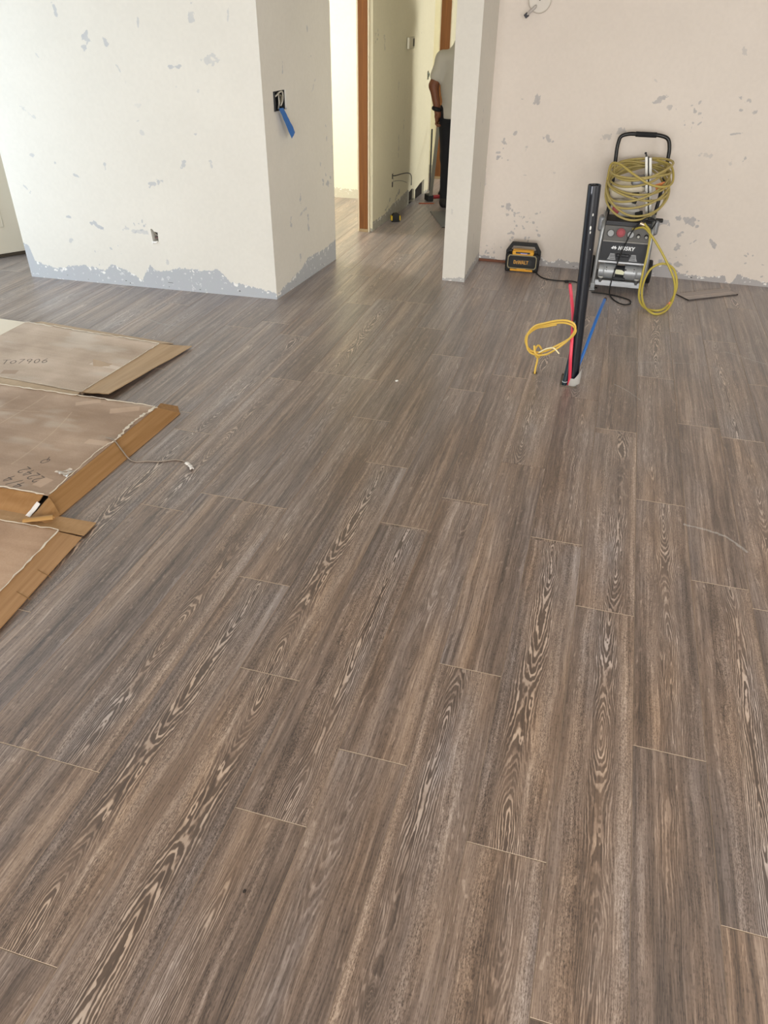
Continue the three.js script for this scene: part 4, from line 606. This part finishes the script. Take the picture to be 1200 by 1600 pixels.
{
  const g = thing('outlet_hole', 'rough hole for an outlet low in the left wall with dark wiring inside', 'outlet', [-2.918, 0.362, -4.60]);
  mesh('box_back', rbox(0.058, 0.09, 0.004, 0.001, 0, 0, -0.03), std('#0f0f11', 0.8), g);
  mesh('wire', tube([[-0.022, 0.012, 0.0], [-0.008, 0.002, 0.012], [0.014, -0.012, 0.008], [0.022, -0.016, -0.01]], 0.0035), std('#a8a294', 0.5), g);
  mesh('wire', tube([[-0.022, -0.022, 0.004], [0.0, -0.020, 0.014], [0.022, -0.022, 0.004]], 0.006), std('#7d6565', 0.6), g);
  mesh('plaster_crumb', merged([rbox(0.03, 0.012, 0.014, 0.005, 0.0, -0.043, 0.046), rbox(0.010, 0.02, 0.01, 0.004, -0.02, -0.045, 0.045)]), std('#efeeea', 0.9), g);
}
{
  const g = thing('ceiling_box', 'round white junction plate high on the far wall with a small clip below', 'junction box', [-0.652, 1.705, -5.962]);
  mesh('cover', revolve([[0, 0], [0.070, 0], [0.074, 0.003], [0.074, 0.012], [0.066, 0.016], [0.058, 0.013], [0.0, 0.013]], 'z', 40), std('#d9d2c8', 0.5), g);
  mesh('rim', new THREE.TorusGeometry(0.071, 0.004, 8, 40).translate(0, 0, 0.010), std('#bdb4a8', 0.5), g);
  mesh('screw', merged([cyl(0.005, 0.005, 0.006, 0, 0.0, 0.016, 'z', 12), rbox(0.008, 0.02, 0.004, 0.001, 0, 0.012, 0.016)]), std('#5d5a50', 0.5), g);
  mesh('clip', tube([[-0.03, -0.045, 0.02], [-0.022, -0.035, 0.028], [-0.034, -0.048, 0.034], [-0.056, -0.066, 0.03], [-0.072, -0.082, 0.022]], 0.009), std('#bcb5b0', 0.4), g);
  mesh('clip_tip', rbox(0.026, 0.026, 0.018, 0.003, -0.077, -0.085, 0.022, 0, 0, 0.7), std('#1a1826', 0.5), g);
}
const onHall = (z) => -1.98 + (z + 6.56) * (0.06 / -1.88);   // x of the hallway wall face at depth z
{
  const g = thing('wall_thermostat', 'small white thermostat with a dark side screen on the hallway wall', 'thermostat', [onHall(-7.59), 1.39, -7.59], Math.PI / 2 + 0.032);
  mesh('cover', rbox(0.22, 0.088, 0.022, 0.006, 0, 0, 0.011), std('#ded9c4', 0.5), g);
  mesh('screen', rbox(0.05, 0.06, 0.003, 0.002, 0.07, 0.002, 0.023), std('#2b2a22', 0.3), g);
  const b = thing('wall_box', 'small dark open electrical box at the far end of the hallway wall', 'electrical box', [onHall(-8.27) - 0.012, 1.098, -8.27], Math.PI / 2 + 0.032);
  mesh('box_back', rbox(0.056, 0.07, 0.004, 0.001, 0, 0, -0.028), std('#101011', 0.8), b); mesh('wire', tube([[-0.02, 0.01, 0.01], [0.0, 0.02, 0.02], [0.018, 0.0, 0.02], [0.01, -0.02, 0.012]], 0.005), std('#8d9a8a', 0.5), b);
  for (const s of [-1, 1]) mesh('box_rim', rbox(0.056, 0.003, 0.02, 0.001, 0, s * 0.035, -0.016), std('#23242a', 0.6), b);
  const c = thing('coaxial_cable', 'thin dark cable drooping out of the hallway wall near the floor vent', 'cable', [onHall(-7.13), 0.3, -7.13]);
  mesh('cable', tube([[-0.02, 0.064, 0.0], [0.015, 0.062, -0.03], [0.040, 0.052, -0.20], [0.046, 0.022, -0.42], [0.040, -0.02, -0.55], [0.032, -0.08, -0.605], [0.03, -0.12, -0.61]], 0.0042, { seg: 60 }), std('#2c2b28', 0.5), c);
  mesh('cable', tube([[-0.02, 0.01, 0.0], [0.012, 0.008, -0.08], [0.016, -0.03, -0.3], [0.014, -0.08, -0.5]], 0.002, { seg: 40 }), std('#6f6a5e', 0.5), c);
  for (const y of [0.06, -0.01]) mesh('wall_slot', rbox(0.004, 0.045, 0.030, 0.001, 0.001, y, 0.0, 0, 0.03), std('#57534a', 0.8), c);
  const v = thing('floor_duct', 'dark ragged duct opening broken through the foot of the hallway wall', 'vent', [-1.985, 0, -8.0]);
  mesh('duct_back', rbox(0.006, 0.17, 0.60, 0.002, 0.034, 0.085, 0.02), std('#1a120e', 0.9), v);
  mesh('duct_lip', rbox(0.03, 0.006, 0.14, 0.002, 0.046, 0.030, 0.21, 0, 0, 0.1), std('#8f8b80', 0.4, 0.5), v);
  mesh('duct_wall', rbox(0.03, 0.12, 0.006, 0.002, 0.040, 0.06, 0.15, 0, 0.4), std('#a49d88', 0.7), v);
}

// crumbs left on the boards
for (const [x, z, r, c, l] of [[-0.935, -3.551, 0.007, '#e9e7e2', 'tiny white plaster crumb on the planks in the middle of the floor'], [-0.537, -0.78, 0.0035, '#2a211c', 'tiny dark chip on the planks near the camera']]) {
  const g = new THREE.IcosahedronGeometry(r, 1); g.scale(1.4, 0.6, 1); g.rotateY(x * 9); tag(mesh('crumb', g.translate(x, r * 0.58, z), std(c, 0.8)), l, 'debris');
}

// ------------------------------------------------------------------ small tools left in the hallway
{
  const g = thing('tape_measure', 'small yellow and black tape measure on the hallway floor', 'tape measure', [-1.885, 0, -6.98], 0.5);
  mesh('case', plate([[-0.032, 0], [0.032, 0], [0.036, 0.02], [0.030, 0.055], [0.012, 0.066], [-0.018, 0.064], [-0.036, 0.04]], 0.034, 0.005).translate(0, 0.005, -0.017), rubber, g);
  for (const sx of [-1, 1]) mesh('side_grip', rbox(0.016, 0.045, 0.047, 0.007, sx * 0.038, 0.034, 0), std('#d8b52c', 0.5), g);
  mesh('belt_clip', rbox(0.05, 0.012, 0.004, 0.001, 0, 0.068, 0.0), rubber, g); mesh('hook', rbox(0.004, 0.014, 0.018, 0.001, 0.046, 0.012, 0), std('#b9b9b4', 0.3, 0.8), g);
}
{
  const g = thing('cordless_drill', 'red and black cordless drill lying on its side on the hallway floor', 'drill', [-1.625, 0, -8.04], -0.75);
  mesh('motor_housing', revolve([[0, -0.10], [0.03, -0.098], [0.038, -0.07], [0.040, 0.02], [0.034, 0.06], [0.026, 0.075], [0, 0.076]], 'x', 28).translate(-0.02, 0.042, 0), std('#1d1b1c', 0.55), g);
  mesh('chuck', revolve([[0, -0.03], [0.022, -0.03], [0.024, 0.0], [0.018, 0.03], [0.008, 0.036], [0, 0.036]], 'x', 24).translate(0.09, 0.042, 0), std('#2a2a2c', 0.4, 0.5), g);
  mesh('grip', rbox(0.045, 0.036, 0.15, 0.015, -0.035, 0.036, 0.09, 0, -0.2), std('#8c1f22', 0.5), g);
  mesh('red_shell', rbox(0.10, 0.05, 0.05, 0.016, -0.03, 0.052, 0.01), std('#9c2226', 0.45), g);
  mesh('battery', rbox(0.11, 0.062, 0.06, 0.008, -0.055, 0.034, 0.185, 0, -0.2), std('#1a1a1b', 0.6), g);
}
{
  const g = thing('carpenter_pencil', 'orange pencil lying on the hallway floor in front of the drill', 'pencil', [-1.785, 0.0045, -7.80], 0.32);
  mesh('shaft', new THREE.CylinderGeometry(0.0055, 0.0055, 0.15, 6).rotateZ(Math.PI / 2), std('#b0552c', 0.5), g);
  mesh('tip', new THREE.ConeGeometry(0.0055, 0.02, 6).rotateZ(-Math.PI / 2).translate(0.085, 0, 0), std('#c9a274', 0.7), g);
}
{
  const g = thing('flat_bar', 'thin black metal bar standing upright at the end of the hallway wall', 'bar', [-1.905, 0, -8.462], 0.03);
  mesh('bar', rbox(0.012, 0.60, 0.030, 0.003, 0, 0.30, 0), std('#131314', 0.5), g); mesh('stud', cyl(0.004, 0.004, 0.016, 0, 0.2, 0.01, 'x', 10), std('#77736a', 0.4, 0.6), g);
}

// ------------------------------------------------------------------ man at the end of the hallway, half behind the wall end, back turned
{
  const cap = (p, a, b, ra, rb) => { const ax = a[0], ay = a[1], az = a[2], bx = b[0] - ax, by = b[1] - ay, bz = b[2] - az, px = p[0] - ax, py = p[1] - ay, pz = p[2] - az; const h = clamp((px * bx + py * by + pz * bz) / (bx * bx + by * by + bz * bz || 1e-9)); return Math.hypot(px - bx * h, py - by * h, pz - bz * h) - (ra + (rb - ra) * h); };
  const smin = (a, b, k) => { const h = clamp(0.5 + 0.5 * (b - a) / k); return b + (a - b) * h - k * h * (1 - h); };
  const ell = (p, c, r) => { const k = Math.hypot((p[0] - c[0]) / r[0], (p[1] - c[1]) / r[1], (p[2] - c[2]) / r[2]); return (k - 1) * Math.min(...r); };
  function field(fn, lo, hi, res) {
    const mc = new MarchingCubes(res, std('#fff'), false, false, 400000), n = mc.size, hs = mc.halfsize, c = lo.map((l, i) => (l + hi[i]) / 2), h = lo.map((l, i) => (hi[i] - l) / 2);
    for (let z = 0; z < n; z++) for (let y = 0; y < n; y++) for (let x = 0; x < n; x++) mc.field[x + y * n + z * n * n] = -fn([c[0] + (x - hs) / hs * h[0], c[1] + (y - hs) / hs * h[1], c[2] + (z - hs) / hs * h[2]]);
    mc.isolation = 0; mc.update();
    const pos = mc.positionArray.slice(0, mc.count * 3); for (let i = 0; i < pos.length; i += 3) for (let k = 0; k < 3; k++) pos[i + k] = c[k] + pos[i + k] * h[k];
    let g = new THREE.BufferGeometry(); g.setAttribute('position', new THREE.Float32BufferAttribute(pos, 3)); g = mergeVertices(g, 1e-5); g.computeVertexNormals(); return g;
  }
  // local frame: the man's left is -x, he faces -z (away from the camera); feet at y = 0
  const J = { shL: [-0.165, 1.265, 0.01], elL: [-0.232, 1.055, 0.055], wrL: [-0.178, 0.85, 0.085], shR: [0.165, 1.265, 0.01], elR: [0.235, 1.09, 0.0], wrR: [0.20, 0.93, -0.16], hipL: [-0.088, 0.83, 0.0], knL: [-0.080, 0.45, -0.025], anL: [-0.072, 0.085, 0.02], hipR: [0.088, 0.83, 0.0], knR: [0.095, 0.45, -0.03], anR: [0.10, 0.085, 0.02] };
  const torso = (p) => { let d = cap([p[0] * 0.80, p[1], p[2]], [0, 0.86, 0], [0, 1.05, -0.005], 0.104, 0.100); d = smin(d, cap([p[0] * 0.76, p[1], p[2]], [0, 1.08, 0], [0, 1.24, -0.01], 0.106, 0.098), 0.08); d = smin(d, cap(p, J.shL, J.shR, 0.050, 0.050), 0.06); return smin(d, cap(p, [0, 1.33, -0.01], [0, 1.42, -0.045], 0.068, 0.058), 0.06); };
  const arm = (p, s, e, w) => smin(cap(p, s, e, 0.056, 0.044), cap(p, e, w, 0.043, 0.029), 0.02);
  const leg = (p, h, k, a) => smin(cap(p, h, k, 0.088, 0.060), cap(p, k, a, 0.058, 0.040), 0.03);
  const head = (q) => { const p = [q[0] - 0.045, q[1], q[2]]; let d = ell(p, [0, 1.545, -0.10], [0.076, 0.112, 0.098]); d = smin(d, ell(p, [0, 1.475, -0.135], [0.055, 0.06, 0.068]), 0.03); d = smin(d, cap(p, [0, 1.40, -0.035], [0, 1.50, -0.08], 0.056, 0.052), 0.03); d = smin(d, cap(p, [0, 1.548, -0.20], [0, 1.515, -0.213], 0.010, 0.015), 0.012); for (const s of [-1, 1]) { d = smin(d, ell(p, [s * 0.079, 1.535, -0.085], [0.010, 0.032, 0.020]), 0.008); d = Math.max(d, -ell(p, [s * 0.031, 1.552, -0.193], [0.014, 0.009, 0.010])); d = smin(d, ell(p, [s * 0.031, 1.553, -0.184], [0.012, 0.009, 0.010]), 0.003); } d = Math.max(d, -ell(p, [0, 1.472, -0.206], [0.024, 0.004, 0.010])); return d; };
  function hand(p, w, dir, thumb) {   // palm, four curled fingers and a thumb
    const [x, y, z] = w, q = (a, b, c) => [x + a, y + b, z + c]; let d = cap(p, w, q(dir * 0.004, -0.03, -0.004), 0.027, 0.030);
    d = smin(d, cap(p, q(0, -0.045, -0.022), q(0, -0.045, 0.022), 0.021, 0.021), 0.02); d = smin(d, cap(p, q(0, -0.078, -0.026), q(0, -0.074, 0.026), 0.015, 0.014), 0.018);
    const F = [[-0.028, 0.034, 0.024], [-0.010, 0.040, 0.027], [0.009, 0.037, 0.025], [0.027, 0.029, 0.020]];
    for (const [fz, a, b] of F) { const k0 = q(0, -0.078, fz), k1 = q(-dir * 0.006, -0.078 - a * 0.8, fz), k2 = q(-dir * -0.012, -0.078 - a * 0.8 - b * 0.55, fz * 0.95), k3 = q(-dir * -0.028, -0.078 - a * 0.75 - b * 0.45, fz * 0.95); const f = Math.min(cap(p, k0, k1, 0.0095, 0.0085), cap(p, k1, k2, 0.0085, 0.0078), cap(p, k2, k3, 0.0078, 0.0068)); d = smin(d, f, 0.003); }
    const t = Math.min(cap(p, q(0, -0.038, -0.024), q(dir * 0.012, -0.068, -0.044), 0.012, 0.010), cap(p, q(dir * 0.012, -0.068, -0.044), q(dir * 0.022, -0.096, -0.038), 0.010, 0.008)); return smin(d, t, 0.008);
  }
  const foot = (p, a) => smin(cap(p, [a[0], 0.045, a[2] + 0.03], [a[0], 0.035, a[2] - 0.14], 0.042, 0.034), cap(p, a, [a[0], 0.05, a[2]], 0.042, 0.045), 0.03);
  const skin = (p) => { let d = torso(p); d = smin(d, arm(p, J.shL, J.elL, J.wrL), 0.03); d = smin(d, arm(p, J.shR, J.elR, J.wrR), 0.03); d = smin(d, leg(p, J.hipL, J.knL, J.anL), 0.03); d = smin(d, leg(p, J.hipR, J.knR, J.anR), 0.03); return smin(d, head(p), 0.03); };
  const g = thing('person', 'man in pale grey T-shirt and dark trousers seen from behind at the hallway end', 'person', [-1.502, 0, -7.75], 0.0);
  const skinMat = std('#7d4d33', 0.55);
  const bodyLow = field(skin, [-0.34, 0.02, -0.27], [0.34, 1.42, 0.2], 104), hd = field((p) => Math.max(skin(p), 1.405 - p[1]), [-0.085, 1.38, -0.26], [0.175, 1.69, 0.04], 72);
  const hl = field((p) => smin(hand(p, J.wrL, 1, 1), cap(p, J.wrL, [J.wrL[0] - 0.012, J.wrL[1] + 0.05, J.wrL[2] + 0.006], 0.029, 0.032), 0.01), [-0.27, 0.69, 0.0], [-0.10, 0.91, 0.17], 64), hr = field((p) => hand(p, J.wrR, -1, 1), [0.12, 0.78, -0.24], [0.28, 0.97, -0.08], 64);
  const body = mesh('body', merged([bodyLow, hd, hl, hr].map((q) => { q.setAttribute('uv', new THREE.Float32BufferAttribute(new Float32Array(q.attributes.position.count * 2), 2)); return q; })), skinMat, g);
  const shirt = (p) => { let d = torso([p[0], Math.max(p[1], 0.86), p[2]]) - 0.016 - 0.012 * sstep(1.1, 0.82, p[1]); const sl = (s, e) => { const m = s.map((v, i) => v + (e[i] - v) * 0.62); return cap(p, s, m, 0.062, 0.064); }; d = smin(d, Math.min(sl(J.shL, J.elL), sl(J.shR, J.elR)), 0.035); d += 0.0035 * Math.sin(p[1] * 46 + p[0] * 20) * sstep(1.15, 0.85, p[1]); return Math.max(d, 0.795 + 0.02 * p[0] - p[1], p[1] - 1.41 - p[2] * 0.3); };
  mesh('shirt', field(shirt, [-0.34, 0.77, -0.26], [0.34, 1.46, 0.2], 96), std('#c6c2b7', 0.85), g);
  const trousers = (p) => { let d = smin(leg(p, J.hipL, J.knL, J.anL), leg(p, J.hipR, J.knR, J.anR), 0.02) - 0.012 - 0.008 * sstep(0.35, 0.1, p[1]); d = smin(d, cap([p[0] * 0.86, p[1], p[2]], [0, 0.84, 0], [0, 0.90, 0], 0.100, 0.090), 0.06); d += 0.003 * Math.sin(p[1] * 60 + p[0] * 25) * sstep(0.3, 0.1, p[1]); return Math.max(d, p[1] - 0.93, 0.06 - p[1]); };
  mesh('trousers', field(trousers, [-0.22, 0.04, -0.2], [0.22, 0.95, 0.2], 80), std('#1b1c20', 0.85), g);
  for (const a of [J.anL, J.anR]) mesh('shoe', field((p) => Math.max(foot(p, a) - 0.008, 0.0 - p[1]), [a[0] - 0.08, -0.01, a[2] - 0.24], [a[0] + 0.08, 0.13, a[2] + 0.12], 40), std('#23201e', 0.7), g);
  const hairF = (q) => { const p = [q[0] - 0.045, q[1], q[2]]; return Math.max(ell(p, [0, 1.56, -0.092], [0.083, 0.112, 0.103]), -ell(p, [0, 1.49, -0.20], [0.10, 0.10, 0.085]), 1.465 - p[1]); }; mesh('hair', field(hairF, [-0.07, 1.44, -0.22], [0.15, 1.70, 0.04], 48), std('#15110e', 0.8), g);
  const cuff = new THREE.TorusGeometry(0.034, 0.014, 12, 28).rotateX(Math.PI / 2); mesh('wristband', cuff.scale(1, 1.3, 1).rotateZ(-0.2).translate(J.wrL[0] - 0.008, J.wrL[1] + 0.022, J.wrL[2] + 0.004), std('#141416', 0.8), g);
  const k = thing('grey_strip', 'long grey metal strip held by the man in the hallway', 'strip');
  mesh('strip', new THREE.BoxGeometry(0.035, 0.80, 0.006).rotateX(-0.80).rotateZ(0.14).translate(-1.775, 0.36, -8.06), std('#6f6e6a', 0.45, 0.3), k);
}
renderer.render(scene, camera);
